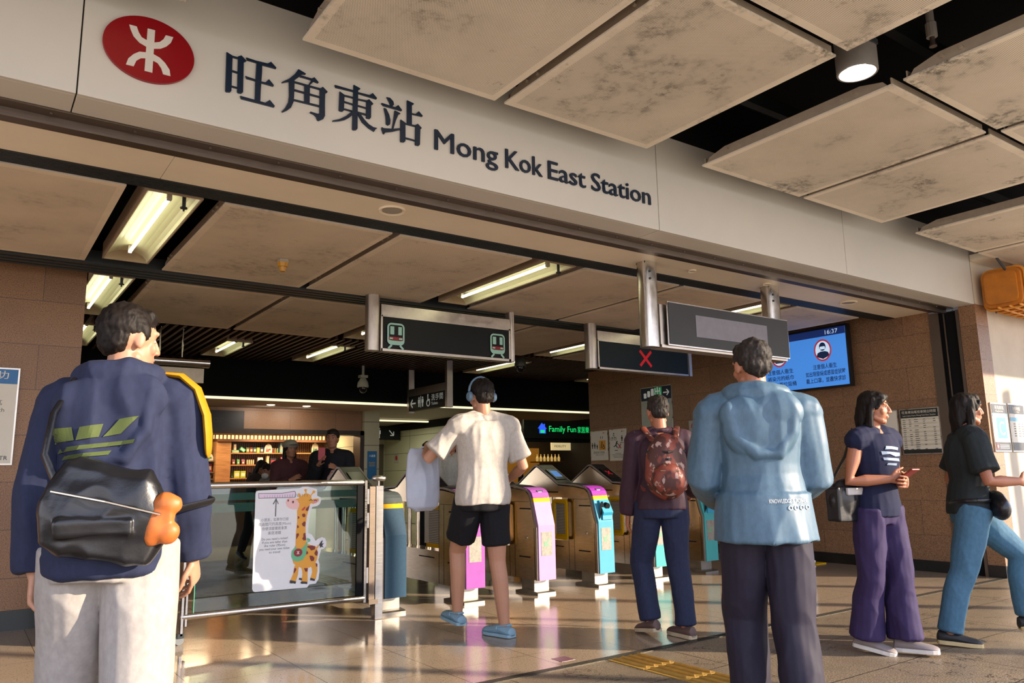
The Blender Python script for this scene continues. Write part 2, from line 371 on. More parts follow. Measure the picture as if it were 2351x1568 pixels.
struct('trim_9', MB().box((8.97, 13.2, 2.25), (9.0, 18.5, 2.42)), M_black)
struct('door_1', MB().box((8.35, 18.44, 0), (8.95, 18.5, 1.95)), mat('brown_door', '4f4638', .5))
struct('wall_outer', MB().box((12.4, 10, 0), (12.6, 20, 3.4)).box((9.05, 10.0, 0), (12.6, 10.1, 2.84)).box((.5, 19.9, 0), (12.6, 20, 3.4)), mat('dark_rear_wall', '2a2622', .7))
# ================================================================ CEILING PANELS
P_out = m_perf('perforated_canopy_panel', hexc('f0e5d4'), hexc('26241a'), .78)
P_in = m_perf('perforated_hall_panel', hexc('f0e0c8'), hexc('54443a'), .4, .90, .55)
M_flange = mat('panel_flange', 'ada090', .5)
def panel(x0, x1, y0, y1, z, pm, label, group):
    cx, cy = (x0+x1)/2, (y0+y1)/2; a, b = (x1-x0)/2, (y1-y0)/2
    t = thing('ceiling_panel', label, 'ceiling panel', (cx, cy, z), 0, group)
    MB().box((-a, -b, 0), (a, b, .012)).obj('face_sheet', pm, t)
    mb = MB()
    for s in (-1, 1):
        mb.prism([(-b+.03, .012), (b-.03, .012), (b-.06, .05), (b-.2, .085), (-b+.2, .085), (-b+.06, .05)], (s*(a-.012), 0, 0), (0, 1, 0), (0, 0, 1), .008)
    mb.box((-a+.02, -b+.01, .012), (a-.02, -b+.018, .06)).box((-a+.02, b-.018, .012), (a-.02, b-.01, .06))
    for s in (-1, 1):
        for y in (-b+.22, -b+.32, b-.32, b-.22): mb.cyl((s*(a-.012), y, .05), (s*(a+.004), y, .05), .011, 8)
    mb.obj('flange', M_flange, t)
    return t
G3 = [(1.233, 2.404), (2.473, 3.658), (4.222, 5.385), (5.45, 6.622), (7.212, 8.40), (8.47, 9.66)]
wh = ['leftmost', 'second from the left', 'third from the left', 'fourth from the left', 'fifth from the left', 'rightmost']
panel(-.51, .672, 2.10, 3.51, 3.31, P_out, 'perforated canopy panel at the top left, only its corner in view', 'canopy ceiling panels')
look = ['grey stained perforated canopy panel beside the fascia, left of the narrow gap above the Chinese lettering', 'perforated canopy panel with black mould streaks above the English lettering', 'heavily mouldy perforated canopy panel just right of the round downlight', 'rust streaked perforated canopy panel, long edge towards the second dark slot', 'clean cream canopy panel against the fascia above the orange casing', 'cream canopy panel nearest the right edge of the picture']
for i, (a, b) in enumerate(G3): panel(a, b, 2.10, 3.52, 3.31, P_out, look[i], 'canopy ceiling panels')
for i, (a, b) in enumerate(G3[:5]):
    panel(a, b, .62, 2.035, 3.31, P_out, 'perforated canopy panel in the row nearer the viewer, %s of that row' % wh[i], 'canopy ceiling panels')
panel(-.50, .665, 4.85, 6.745, 2.85, P_in, 'striped hall ceiling panel with a dark stain left of the first light trough', 'hall ceiling panels')
for i, (a, b) in enumerate(G3[:5]):
    panel(a, b, 4.85, 6.745, 2.85, P_in, 'beige hall ceiling panel in the front row, %s after the first light trough' % wh[i], 'hall ceiling panels')
for i, (a, b) in enumerate(G3[:5]):
    panel(a, b, 7.13, 9.1, 2.85, P_in, 'beige hall ceiling panel in the second row behind the dark beam, %s' % wh[i], 'hall ceiling panels')
# slatted ceiling
mb = MB(); x = .8; TR = [(.877, 9.6), (3.89, 9.6), (6.86, 9.6), (2.62, 9.8), (9.4, 10.1)]
while x < 12:
    y1 = 11.39
    for tx, ty in TR:
        if tx-.05 < x+.035 and x < tx+.365: y1 = ty-.05
    mb.box((x, 9.13, 2.85), (x+.035, y1, 2.93)); x += .095
struct('ceiling_slats', mb, m_wood('dark_timber_slats', '4a3020', '33211a', (12, 1, 12)))
# ---------------------------------------------------------------- light troughs
M_refl = mat('trough_enamel', 'd8d4b4', .3, var=.02); M_tr_out = mat('trough_side', 'a08b74', .5)
def trough(x0, y0, y1, label, tube=True):
    t = thing('light_trough', label, 'ceiling light', (x0, y0, 2.85), 0, 'fluorescent troughs'); w = .315; L = y1-y0
    mb = MB(); n = 10; P = [(w/2-cos(pi*k/n)*(w/2-.008), sin(pi*k/n)*.085) for k in range(n+1)]
    Q = [(0, 0)]+P+[(w, 0), (w, .11), (0, .11)]
    mb.prism([(0, .0), (.008, 0)]+P[1:-1]+[(w-.008, 0), (w, 0), (w, .12), (0, .12)], (0, L, 0), (1, 0, 0), (0, 0, 1), L)
    mb.obj('housing', M_refl, t, smooth=False)
    for y_ in (-.012, L): MB().box((-.008, y_, -.004), (w+.008, y_+.012, .12)).obj('end_cap', M_tr_out, t)
    for x_ in (-.008, w): MB().box((x_, 0, -.004), (x_+.008, L, .12)).obj('side_wall', M_tr_out, t)
    if tube:
        mb = MB().cyl((w/2, .18, .03), (w/2, L-.18, .03), .013, 12); mb.obj('lamp_tube', M_tube, t)
        for y_ in (.15, L-.18): MB().box((w/2-.014, y_, .016), (w/2+.014, y_+.03, .08)).obj('lamp_holder', M_off, t)
    MB().cyl((w*.75, .12, -.03), (w*.75, .12, .06), .012, 8).cyl((w*.75, .12, -.038), (w*.75, .12, -.03), .022, 8).cyl((w*.75, .12, -.055), (w*.75, .12, -.038), .006, 6).obj('sprinkler', M_dkmet, t)
    return t
for i, x in enumerate((.777, 3.79, 6.76)):
    nm = ('left', 'middle', 'right')[i]
    trough(x, 4.85, 6.58, 'lit fluorescent trough in the front row of the hall ceiling, %s slot' % nm)
    trough(x, 7.16, 8.95, 'lit fluorescent trough behind the dark beam, %s slot' % nm)
    trough(x+.1, 9.6, 11.1, 'lit fluorescent trough in the slatted ceiling, %s slot' % nm)
trough(2.62, 9.9, 11.2, 'lit fluorescent trough in the slatted ceiling between the left and middle slots')
trough(9.4, 10.15, 11.2, 'lit fluorescent trough in the slatted ceiling, far right')
for a, b in ((.665, 1.233), (3.658, 4.222), (6.622, 7.212)):
    pass
# canopy downlight
t = thing('downlight', 'round lit downlight hanging in the dark slot between canopy panels', 'ceiling light', (3.94, 2.145, 3.32))
mb = MB().lathe((0, 0, 0), [(.098, .0), (.108, 0), (.110, .005), (.110, .3), (.0, .3)], 32, cap=False).lathe((0, 0, 0), [(.098, 0), (.092, .06), (.05, .1), (0, .1)], 32, cap=False)
mb.obj('can', mat('grey_can', '7f7b78', .4), t, smooth=True)
MB().lathe((0, 0, 0), [(.0, .05), (.05, .05), (.06, .07), (0, .07)], 24).obj('lamp', mat('downlight_glow', (1, .98, .82), .5, emit=22, var=0), t)
MB().box((-.12, -.05, .14), (-.10, .02, .17)).box((-.06, -.118, .13), (.03, -.108, .16)).obj('clip', mat('clip', '33383c', .5), t)
t = thing('sprinkler_pipe', 'thin grey sprinkler pipe hanging in the dark slot right of the downlight', 'pipe', (4.10, 1.80, 3.42))
MB().cyl((0, 0, .05), (0, 0, .6), .02, 12).cyl((0, 0, 0), (0, 0, .08), .028, 12).obj('pipe', mat('grey_can', '7f7b78', .4), t)
MB().cyl((0, 0, -.045), (0, 0, 0), .013, 10).cyl((0, 0, -.055), (0, 0, -.045), .02, 10).obj('nozzle', M_bronze, t)
# small ceiling devices on the soffit
M_ring = mat('soffit_ring', 'a8a094', .4)
def disc(x, y, r, name, label, cat='speaker', group=None, z=2.85):
    t = thing(name, label, cat, (x, y, z), 0, group)
    MB().lathe((0, 0, 0), [(r*.78, -.004), (r, -.012), (r*1.03, 0), (r*.78, .0)], 32).obj('ring', mat('enamel_cream', 'f8ecd6'), t, smooth=True)
    MB().lathe((0, 0, 0), [(0, -.006), (r*.78, -.006), (r*.78, 0), (0, 0)], 32).obj('grille', M_ring, t)
disc(2.172, 4.39, .085, 'ceiling_speaker', 'round speaker grille in the cream soffit above the left half of the opening', group='soffit speakers')
disc(7.486, 4.419, .085, 'ceiling_speaker', 'round speaker grille in the cream soffit at the right end', group='soffit speakers')
disc(5.06, 4.40, .035, 'smoke_detector', 'small white disc in the soffit right of the tall left sign post', 'detector')
disc(6.04, 4.36, .035, 'smoke_detector', 'small white disc in the soffit beside the right sign post', 'detector')
t = thing('warning_beacon', 'small amber lamp under a square box on the hall ceiling', 'beacon', (1.965, 5.90, 2.85))
MB().box((-.035, -.035, -.03), (.035, .035, 0)).obj('box', M_ring, t, bevel=.006)
MB().lathe((0, 0, -.03), [(.0, -.072), (.022, -.07), (.028, -.035), (.04, -.032), (.045, 0), (0, 0)], 8).obj('lens', mat('amber', 'c08a1c', .25), t)
for i, (x, y, dz) in enumerate(((5.02, 11.1, 0), (6.75, 9.3, .22))):
    t = thing('dome_camera', ('white dome security camera hanging before the black bulkhead' if i == 0 else 'dark dome security camera right of the train sign'), 'camera', (x, y, 2.50+dz))
    m1 = mat('camera_white', 'b5b5a8', .4) if i == 0 else mat('camera_grey', '4a4a46', .4)
    MB().cyl((0, 0, .16), (0, 0, .34 if i == 0 else .13+.1), .022).box((-.06, -.05, .15), (.06, .05, .19)).lathe((0, 0, 0), [(.085, 0), (.09, .02), (.08, .08), (.05, .13), (.03, .16), (0, .16)], 20).obj('housing', m1, t, smooth=True)
    MB().ell((0, 0, -.01), (.07, .07, .08), n=18, m=10).obj('dome', mat('dome_black', (.01, .01, .012), .08), t, smooth=True)
# hanging chrome tube with a cream box sign
t = thing('hanging_box_sign', 'blank cream box sign under a chrome tube, left rear', 'sign', (1.75, 9.3, 2.3))
def px(a): return a
mb = MB().cyl((-.42, 0, .16), (.52, 0, .16), .055, 24); mb.obj('chrome_tube', m_metal('chrome', (.7, .68, .66), .12, (30, 1, 1)), t, smooth=True)
MB().box((-.42, -.03, -.075), (.46, .03, .09)).obj('panel', mat('box_cream', 'e4d8c2', .5), t)
for x_ in (-.02, .22): MB().cyl((x_, 0, .2), (x_, 0, .56), .008, 8).obj('rod', M_steel, t)
# orange casing at far right
t = thing('orange_casing', 'orange ribbed casing with cables hung under the canopy by the cream wall', 'casing', (9.33, 3.50, 2.99))
M_or = mat('orange_plastic', 'c07418', .45, var=.15, nscale=8)
mb = MB().prism(rrect(-.19, -.20, .19, .20, .07), (-.46, 0, 0), (0, 1, 0), (0, 0, 1), 1.5).prism(rrect(-.16, -.17, .16, .17, .06), (-.49, 0, 0), (0, 1, 0), (0, 0, 1), .03)
ob = mb.obj('body', M_or, t, bevel=.01)
mb = MB()
for k in range(6):
    xx = -.40+k*.17; L_ = rrect(-.205, -.215, .205, .215, .075, 6); mb.tube([(xx, p[0], p[1]) for p in L_+L_[:1]], .015, 8)
for yy in (-.16, -.06, .05): mb.tube([(-.47, yy, -.205), (.2, yy-.02, -.235), (1.0, yy, -.22)], .013, 8)
mb.obj('strap', mat('orange_strap', 'dd9536', .4), t, smooth=True)
MB().tube([(-.5, .0, .33), (-.46, -.05, .2), (-.40, -.08, .1), (-.2, -.14, .14), (.05, -.16, .2), (.5, -.14, .22)], .014, 8).tube([(-.40, .1, .1), (-.42, .12, -.1), (-.36, .12, -.24)], .008, 6).obj('cable', mat('cable_grey', '3c3d40', .5), t, smooth=True)
struct('ceiling_front', MB().box((8.80, 3.53, 3.33), (16, 3.75, 3.40)), M_cream)
# outlines of the lettering and the sticker, metres in the sign's own plane
TR_ = {"wang":[[[0.923,3.253],[0.953,3.242],[0.953,3.202],[0.955,3.052],[0.949,3.043],[0.931,3.039],[0.926,3.045]],[[0.98,3.247],[0.996,3.258],[1.023,3.235],[1.009,3.224],[1.01,3.169],[1.012,3.061],[1.004,3.052],[0.989,3.05],[0.984,3.055]],[[0.952,3.242],[0.983,3.242],[0.983,3.234],[0.952,3.234]],[[0.953,3.164],[0.983,3.163],[0.983,3.155],[0.953,3.156]],[[0.954,3.08],[0.984,3.08],[0.984,3.073],[0.954,3.073]],[[1.021,3.254],[1.07,3.252],[1.13,3.255],[1.147,3.27],[1.176,3.246],[1.174,3.239],[1.109,3.238],[1.073,3.241],[1.026,3.241]],[[1.074,3.25],[1.102,3.251],[1.103,3.198],[1.1,3.094],[1.1,3.03],[1.073,3.029],[1.072,3.137]],[[1.021,3.153],[1.026,3.151],[1.073,3.148],[1.073,3.14],[1.027,3.14]],[[1.102,3.146],[1.122,3.146],[1.14,3.17],[1.166,3.144],[1.164,3.137],[1.102,3.138]],[[0.999,3.037],[1.006,3.037],[1.074,3.036],[1.126,3.035],[1.148,3.057],[1.175,3.031],[1.172,3.023],[1.005,3.023]]],"jiao":[[[1.294,3.274],[1.335,3.261],[1.333,3.255],[1.313,3.25],[1.298,3.231],[1.271,3.202],[1.247,3.189],[1.209,3.17],[1.208,3.175],[1.246,3.205],[1.275,3.24]],[[1.308,3.243],[1.367,3.242],[1.383,3.254],[1.407,3.232],[1.404,3.226],[1.38,3.229],[1.36,3.204],[1.35,3.2],[1.367,3.233],[1.303,3.233]],[[1.246,3.19],[1.275,3.202],[1.275,3.171],[1.275,3.113],[1.273,3.081],[1.261,3.047],[1.242,3.026],[1.218,3.008],[1.213,3.011],[1.232,3.039],[1.246,3.074],[1.249,3.111],[1.247,3.163]],[[1.275,3.199],[1.417,3.2],[1.431,3.213],[1.459,3.192],[1.455,3.185],[1.445,3.178],[1.445,3.114],[1.447,3.05],[1.439,3.03],[1.414,3.012],[1.406,3.014],[1.398,3.032],[1.385,3.041],[1.364,3.045],[1.366,3.052],[1.405,3.05],[1.417,3.055],[1.416,3.154],[1.415,3.191],[1.276,3.191]],[[1.329,3.198],[1.359,3.198],[1.36,3.098],[1.332,3.097]],[[1.277,3.154],[1.418,3.153],[1.418,3.145],[1.277,3.145]],[[1.272,3.097],[1.418,3.101],[1.418,3.092],[1.271,3.089]]],"dong":[[[1.499,3.244],[1.508,3.244],[1.608,3.244],[1.609,3.235],[1.504,3.23]],[[1.636,3.241],[1.705,3.243],[1.724,3.261],[1.75,3.238],[1.747,3.23],[1.636,3.232]],[[1.609,3.277],[1.648,3.267],[1.647,3.261],[1.636,3.254],[1.635,3.139],[1.636,3.025],[1.629,3.015],[1.613,3.01],[1.606,3.014],[1.607,3.131]],[[1.528,3.214],[1.556,3.202],[1.555,3.172],[1.554,3.109],[1.546,3.101],[1.532,3.1],[1.526,3.104]],[[1.555,3.202],[1.609,3.204],[1.609,3.196],[1.555,3.194]],[[1.635,3.202],[1.687,3.206],[1.702,3.217],[1.728,3.198],[1.725,3.191],[1.715,3.186],[1.715,3.111],[1.708,3.101],[1.691,3.1],[1.687,3.106],[1.687,3.198],[1.635,3.195]],[[1.554,3.165],[1.608,3.163],[1.608,3.156],[1.554,3.157]],[[1.635,3.164],[1.687,3.163],[1.688,3.156],[1.635,3.157]],[[1.555,3.122],[1.608,3.123],[1.608,3.116],[1.555,3.115]],[[1.635,3.125],[1.688,3.125],[1.688,3.116],[1.636,3.117]],[[1.607,3.12],[1.607,3.099],[1.587,3.077],[1.56,3.056],[1.529,3.041],[1.492,3.029],[1.491,3.034],[1.528,3.051],[1.565,3.079],[1.592,3.108]],[[1.635,3.12],[1.649,3.118],[1.675,3.089],[1.703,3.067],[1.731,3.057],[1.755,3.058],[1.743,3.047],[1.736,3.033],[1.703,3.045],[1.664,3.07],[1.641,3.102]]],"zhan":[[[1.811,3.261],[1.832,3.262],[1.852,3.247],[1.857,3.228],[1.847,3.215],[1.835,3.217],[1.826,3.237]],[[1.78,3.217],[1.864,3.214],[1.884,3.233],[1.909,3.208],[1.905,3.202],[1.792,3.202],[1.779,3.211]],[[1.795,3.191],[1.809,3.189],[1.827,3.158],[1.836,3.127],[1.833,3.101],[1.822,3.092],[1.81,3.097],[1.807,3.141]],[[1.862,3.194],[1.898,3.186],[1.896,3.181],[1.885,3.175],[1.868,3.129],[1.856,3.084],[1.847,3.082],[1.854,3.126],[1.859,3.167]],[[1.782,3.071],[1.794,3.068],[1.851,3.079],[1.901,3.096],[1.901,3.087],[1.851,3.062],[1.805,3.046],[1.797,3.033],[1.791,3.036],[1.782,3.062]],[[1.941,3.278],[1.985,3.27],[1.982,3.263],[1.971,3.256],[1.972,3.134],[1.942,3.132]],[[1.972,3.207],[1.996,3.207],[2.017,3.231],[2.043,3.209],[2.04,3.203],[1.972,3.2]],[[1.9,3.148],[1.93,3.136],[1.931,3.024],[1.923,3.015],[1.904,3.012],[1.9,3.017]],[[1.93,3.134],[1.993,3.137],[2.01,3.151],[2.036,3.132],[2.033,3.125],[2.027,3.122],[2.025,3.025],[2.017,3.016],[2.0,3.016],[1.995,3.02],[1.996,3.129],[1.93,3.127]],[[1.931,3.047],[1.997,3.046],[1.997,3.039],[1.931,3.039]]],"logo":[[[-0.0955,0.096],[-0.0885,0.074],[-0.0745,0.044],[-0.0475,0.019],[-0.0105,0.006],[0.0175,0.009],[0.0455,0.018],[0.0705,0.038],[0.0895,0.064],[0.0985,0.096],[0.0645,0.095],[0.0555,0.071],[0.0395,0.051],[0.0105,0.038],[-0.0175,0.042],[-0.0395,0.05],[-0.0535,0.071],[-0.0635,0.097]],[[-0.0165,0.103],[0.0165,0.104],[0.0165,-0.115],[-0.0175,-0.115]],[[-0.0975,-0.108],[-0.0895,-0.075],[-0.0685,-0.046],[-0.0445,-0.026],[-0.0125,-0.02],[0.0175,-0.02],[0.0445,-0.029],[0.0685,-0.048],[0.0905,-0.077],[0.0965,-0.108],[0.0635,-0.108],[0.0535,-0.08],[0.0365,-0.059],[0.0125,-0.052],[-0.0165,-0.051],[-0.0365,-0.057],[-0.0545,-0.075],[-0.0645,-0.107]]],"g_card":[[[1.831,1.017],[1.836,1.035],[1.85,1.04],[2.168,1.051],[2.193,1.06],[2.237,1.06],[2.281,1.049],[2.31,1.042],[2.314,1.021],[2.315,0.988],[2.344,0.975],[2.349,0.957],[2.338,0.924],[2.317,0.91],[2.276,0.903],[2.261,0.856],[2.251,0.785],[2.247,0.709],[2.278,0.693],[2.295,0.668],[2.311,0.644],[2.33,0.66],[2.361,0.67],[2.387,0.66],[2.4,0.635],[2.398,0.6],[2.379,0.581],[2.357,0.576],[2.348,0.544],[2.337,0.498],[2.347,0.463],[2.348,0.404],[2.341,0.353],[2.32,0.323],[2.27,0.321],[2.252,0.3],[1.855,0.305],[1.841,0.311],[1.833,0.329]]],"g_ruler":[[[1.852,1.021],[2.035,1.018],[2.129,1.031],[2.139,1.024],[2.145,0.999],[2.138,0.98],[1.855,0.981]]],"g_rulerin":[[[1.856,1.017],[2.035,1.014],[2.127,1.026],[2.135,1.021],[2.14,0.999],[2.135,0.984],[1.859,0.985]]],"g_arrow":[[[1.985,0.974],[1.993,0.974],[1.992,0.844],[1.984,0.844]],[[1.988,0.98],[1.994,0.976],[1.971,0.934],[1.964,0.938]],[[1.988,0.98],[1.983,0.976],[2.005,0.935],[2.01,0.937]]],"g_skin":[[[2.177,0.977],[2.195,0.997],[2.213,1.009],[2.244,1.006],[2.264,0.989],[2.27,0.962],[2.265,0.933],[2.241,0.904],[2.223,0.884],[2.198,0.882],[2.168,0.886],[2.154,0.901],[2.153,0.943],[2.134,0.967]],[[2.155,0.887],[2.223,0.899],[2.253,0.921],[2.245,0.88],[2.234,0.833],[2.226,0.763],[2.228,0.693],[2.24,0.628],[2.219,0.588],[2.17,0.589],[2.151,0.622],[2.151,0.709],[2.158,0.796]],[[2.151,0.622],[2.24,0.628],[2.274,0.614],[2.306,0.606],[2.325,0.581],[2.331,0.551],[2.324,0.499],[2.306,0.472],[2.279,0.453],[2.267,0.446],[2.199,0.45],[2.162,0.466],[2.137,0.491],[2.126,0.537],[2.134,0.583]],[[2.149,0.472],[2.181,0.458],[2.176,0.401],[2.162,0.354],[2.119,0.367],[2.139,0.41]],[[2.198,0.457],[2.254,0.453],[2.252,0.401],[2.254,0.343],[2.205,0.349],[2.212,0.398],[2.209,0.427]],[[2.275,0.462],[2.315,0.48],[2.328,0.467],[2.33,0.417],[2.319,0.354],[2.276,0.367],[2.289,0.409],[2.285,0.438]],[[2.206,1.036],[2.215,1.044],[2.228,1.041],[2.228,1.029],[2.224,1.023],[2.229,1.002],[2.22,1.003],[2.217,1.021]],[[2.275,1.025],[2.285,1.032],[2.298,1.024],[2.295,1.011],[2.279,1.007],[2.264,0.989],[2.259,0.996],[2.273,1.013]],[[2.264,0.948],[2.283,0.965],[2.325,0.967],[2.327,0.952],[2.31,0.934],[2.284,0.927],[2.265,0.933]],[[2.16,1.013],[2.173,1.01],[2.186,0.986],[2.176,0.974],[2.161,0.987]],[[2.316,0.594],[2.331,0.613],[2.34,0.61],[2.328,0.587]]],"g_muzzle":[[[2.073,0.97],[2.091,0.978],[2.134,0.973],[2.159,0.954],[2.171,0.93],[2.168,0.907],[2.155,0.893],[2.124,0.892],[2.093,0.901],[2.071,0.919],[2.064,0.946]]],"g_pink":[[[2.275,0.938],[2.29,0.95],[2.322,0.958],[2.309,0.938],[2.287,0.932]]],"g_brown":[[[2.196,0.853],[2.214,0.857],[2.223,0.844],[2.218,0.829],[2.203,0.83],[2.196,0.841]],[[2.195,0.779],[2.216,0.799],[2.224,0.787],[2.222,0.757],[2.205,0.761]],[[2.162,0.839],[2.174,0.833],[2.172,0.821],[2.162,0.818]],[[2.158,0.772],[2.17,0.766],[2.172,0.754],[2.159,0.746]],[[2.155,0.706],[2.169,0.711],[2.176,0.699],[2.164,0.679],[2.154,0.665]],[[2.21,0.705],[2.225,0.71],[2.233,0.657],[2.214,0.653],[2.201,0.668],[2.21,0.679]],[[2.243,0.61],[2.281,0.612],[2.309,0.601],[2.303,0.58],[2.275,0.574],[2.262,0.591],[2.247,0.598]],[[2.316,0.576],[2.33,0.56],[2.327,0.531],[2.311,0.535],[2.302,0.551]],[[2.264,0.536],[2.286,0.534],[2.303,0.518],[2.299,0.495],[2.278,0.494],[2.268,0.512]],[[2.238,0.575],[2.252,0.563],[2.248,0.549],[2.233,0.547]],[[2.226,0.893],[2.253,0.918],[2.245,0.883],[2.236,0.873],[2.223,0.881]],[[2.147,0.455],[2.162,0.448],[2.158,0.432],[2.145,0.413],[2.142,0.427]],[[2.223,0.446],[2.253,0.444],[2.248,0.418],[2.233,0.42]],[[2.316,0.477],[2.328,0.47],[2.328,0.447],[2.317,0.453]]],"g_hoof":[[[2.116,0.367],[2.164,0.352],[2.157,0.336],[2.141,0.342],[2.123,0.342],[2.112,0.349]],[[2.205,0.35],[2.252,0.342],[2.25,0.326],[2.227,0.331],[2.208,0.331],[2.196,0.34]],[[2.276,0.37],[2.312,0.358],[2.31,0.343],[2.288,0.349],[2.272,0.352]],[[2.186,0.378],[2.207,0.373],[2.208,0.356],[2.184,0.364]],[[2.337,0.61],[2.355,0.638],[2.368,0.646],[2.359,0.62],[2.378,0.622],[2.363,0.608],[2.376,0.587],[2.36,0.599],[2.347,0.589],[2.347,0.603]]],"g_green":[[[2.15,0.613],[2.164,0.595],[2.194,0.59],[2.222,0.611],[2.235,0.637],[2.248,0.645],[2.237,0.663],[2.245,0.671],[2.267,0.658],[2.264,0.644],[2.243,0.636],[2.241,0.587],[2.233,0.541],[2.209,0.508],[2.173,0.499],[2.136,0.508],[2.12,0.538],[2.122,0.578]]],"g_nostril":[[[2.076,0.963],[2.082,0.97],[2.088,0.961],[2.084,0.951],[2.078,0.952]],[[2.113,0.953],[2.122,0.958],[2.128,0.948],[2.123,0.937],[2.114,0.939]]],"g_mouth":[[[2.189,0.885],[2.216,0.911],[2.219,0.902],[2.207,0.882],[2.195,0.879]]]}
# ================================================================ SIGNS
M_navy = mat('sign_navy', '0d2036', .4, var=.03); M_red = mat('logo_red', '8c0610', .35, var=.02); M_logow = mat('logo_white', 'd9d4cd', .4, var=.02)
O_F = V((0, 3.75, 0))
t = thing('station_emblem', 'red oval station emblem with a white symbol on the fascia', 'sign', (.5705, 3.75, 3.147))
polys('oval', [circ(0, 0, .200, .162, 64)], (0, 0, 0), FR_FRONT, .018, M_red, t)
polys('symbol', TR_['logo'], (0, -.018, 0), FR_FRONT, .003, M_logow, t)
for k, nm in (('wang', 'first'), ('jiao', 'second'), ('dong', 'third'), ('zhan', 'last')):
    o = polys('chinese_character', TR_[k], O_F, FR_FRONT, .010, M_navy)
    tag(o, 'navy raised Chinese character on the fascia, %s of the four' % nm, 'lettering', 'fascia lettering')
for wd, x0, x1 in (('Mong', 2.125, 2.574), ('Kok', 2.634, 2.923), ('East', 2.972, 3.291), ('Station', 3.345, 3.905)):
    o = text('word', wd, (x0, 3.75, 3.023), FR_FRONT, .181, M_navy, width=x1-x0, fat=.0016, th=.0); solid(o, .010)
    tag(o, 'navy raised word %s on the fascia' % wd, 'lettering', 'fascia lettering')
M_panelk = mat('sign_black', '17191a', .5, var=.04, spec=.2); M_mint = mat('icon_mint', '86ab9b', .5, emit=.10, var=.02); M_ired = mat('icon_red', '7c0f1c', .5, emit=.06, var=0)
def post(mb, x, y, z0, w=.13, d=.13):
    mb.prism(rrect(x, y-d/2, x+w, y+d/2, .045, 4), (0, 0, z0), (1, 0, 0), (0, 1, 0), 2.85-z0)
def train(cx, z0, t):
    s = .2
    def P(pts): return [(cx+a*s, z0+b*s) for a, b in pts]
    polys('train_icon', [P(rrect(-.46, .05, .46, 1.12, .22)), P(bar(-.22, .04, -.40, -.14, .1)), P(bar(.22, .04, .40, -.14, .1))], (0, -.062, 0), FR_FRONT, .002, M_mint, t)
    polys('train_windscreen', [P(rrect(-.37, .26, .37, 1.03, .12))], (0, -.064, 0), FR_FRONT, .001, M_panelk, t)
    for a, b in ((-.31, -.10), (.12, .31)): polys('train_window', [P(rrect(a, .55, b, .95, .02))], (0, -.065, 0), FR_FRONT, .001, M_mint, t)
    polys('train_band', [P(rrect(-.38, .28, .38, .44, .02))], (0, -.065, 0), FR_FRONT, .001, M_ired, t)
    for a, b in ((-.34, -.17), (.16, .34)): polys('train_lamp', [P(rrect(a, .32, b, .40, .02))], (0, -.066, 0), FR_FRONT, .001, M_mint, t)
M_stl_sign = m_metal('satin_sign_steel', (.55, .49, .43), .35, (2, 30, 2))
t = thing('train_sign', 'hanging black sign with two pale green train icons between steel posts', 'sign', (0, 6.69, 0))
for x in (3.05, 4.69):
    mb = MB(); post(mb, x if x < 4 else x-.0, 0, 2.31, .125 if x < 4 else .07); mb.obj('post', M_stl_sign, t, smooth=True)
MB().box((3.18, -.055, 2.66), (4.69, .055, 2.765)).box((3.18, -.058, 2.31), (4.69, .058, 2.335)).box((3.18, -.058, 2.645), (4.69, .058, 2.66)).box((3.175, -.058, 2.31), (3.195, .058, 2.66)).box((4.67, -.058, 2.31), (4.69, .058, 2.66)).obj('frame', M_stl_sign, t)
MB().box((3.195, -.05, 2.335), (4.67, .05, 2.645)).obj('panel', M_panelk, t)
t2 = t; t.location = (0, 6.69, 0)
train(3.333, 2.365, t); train(4.52, 2.368, t)
t = thing('closed_lane_sign', 'hanging dark blue sign with a red cross behind the grey sign', 'sign', (0, 6.72, 0))
mb = MB(); post(mb, 5.835, 0, 2.32, .125); mb.obj('post', M_stl_sign, t, smooth=True)
mb = MB(); post(mb, 7.50, 0, 2.32, .04); mb.obj('post', M_stl_sign, t, smooth=True)
MB().box((5.96, -.055, 2.67), (7.50, .055, 2.77)).box((5.96, -.058, 2.32), (7.50, .058, 2.342)).box((5.96, -.058, 2.65), (7.5, .058, 2.67)).box((5.96, -.058, 2.32), (5.975, .058, 2.66)).box((7.485, -.058, 2.32), (7.50, .058, 2.66)).obj('frame', M_stl_sign, t)
MB().box((5.975, -.05, 2.342), (7.485, .05, 2.65)).obj('panel', mat('sign_petrol', '101d26', .5, spec=.2), t)
polys('red_cross', [bar(6.64, 2.585, 6.83, 2.40, .034), bar(6.83, 2.585, 6.64, 2.40, .034)], (0, -.05, 0), FR_FRONT, .004, mat('led_red', 'b80c18', .4, emit=.12, var=0), t)
# grey sign on two tall posts
t = thing('blank_sign', 'grey sign box with a blank pale rectangle hung from two tall steel posts', 'sign', (0, 4.44, 0))
mb = MB(); post(mb, 4.468, 0, 2.135, .15, .13); mb.obj('post', m_metal('satin_sign_steel2', (.62, .58, .53), .22, (2, 30, 2)), t, smooth=True)
mb = MB(); post(mb, 6.10, 0, 2.17, .17, .13); mb.obj('post', MATS['satin_sign_steel2'], t, smooth=True)
MB().box((4.62, -.05, 2.15), (6.10, .06, 2.50)).box((4.62, -.06, 2.135), (6.30, .07, 2.160)).obj('box', M_stl_sign, t)
MB().box((4.675, -.085, 2.155), (6.305, -.075, 2.525)).obj('edge', M_steel, t)
MB().box((4.685, -.09, 2.165), (6.295, -.084, 2.515)).obj('face', mat('sign_grey', '3a3a3b', .45, var=.12, nscale=2, spec=.25), t)
MB().box((5.01, -.0925, 2.25), (5.975, -.090, 2.438)).obj('blank_patch', mat('patch_grey', '85828a', .5, spec=.2), t)
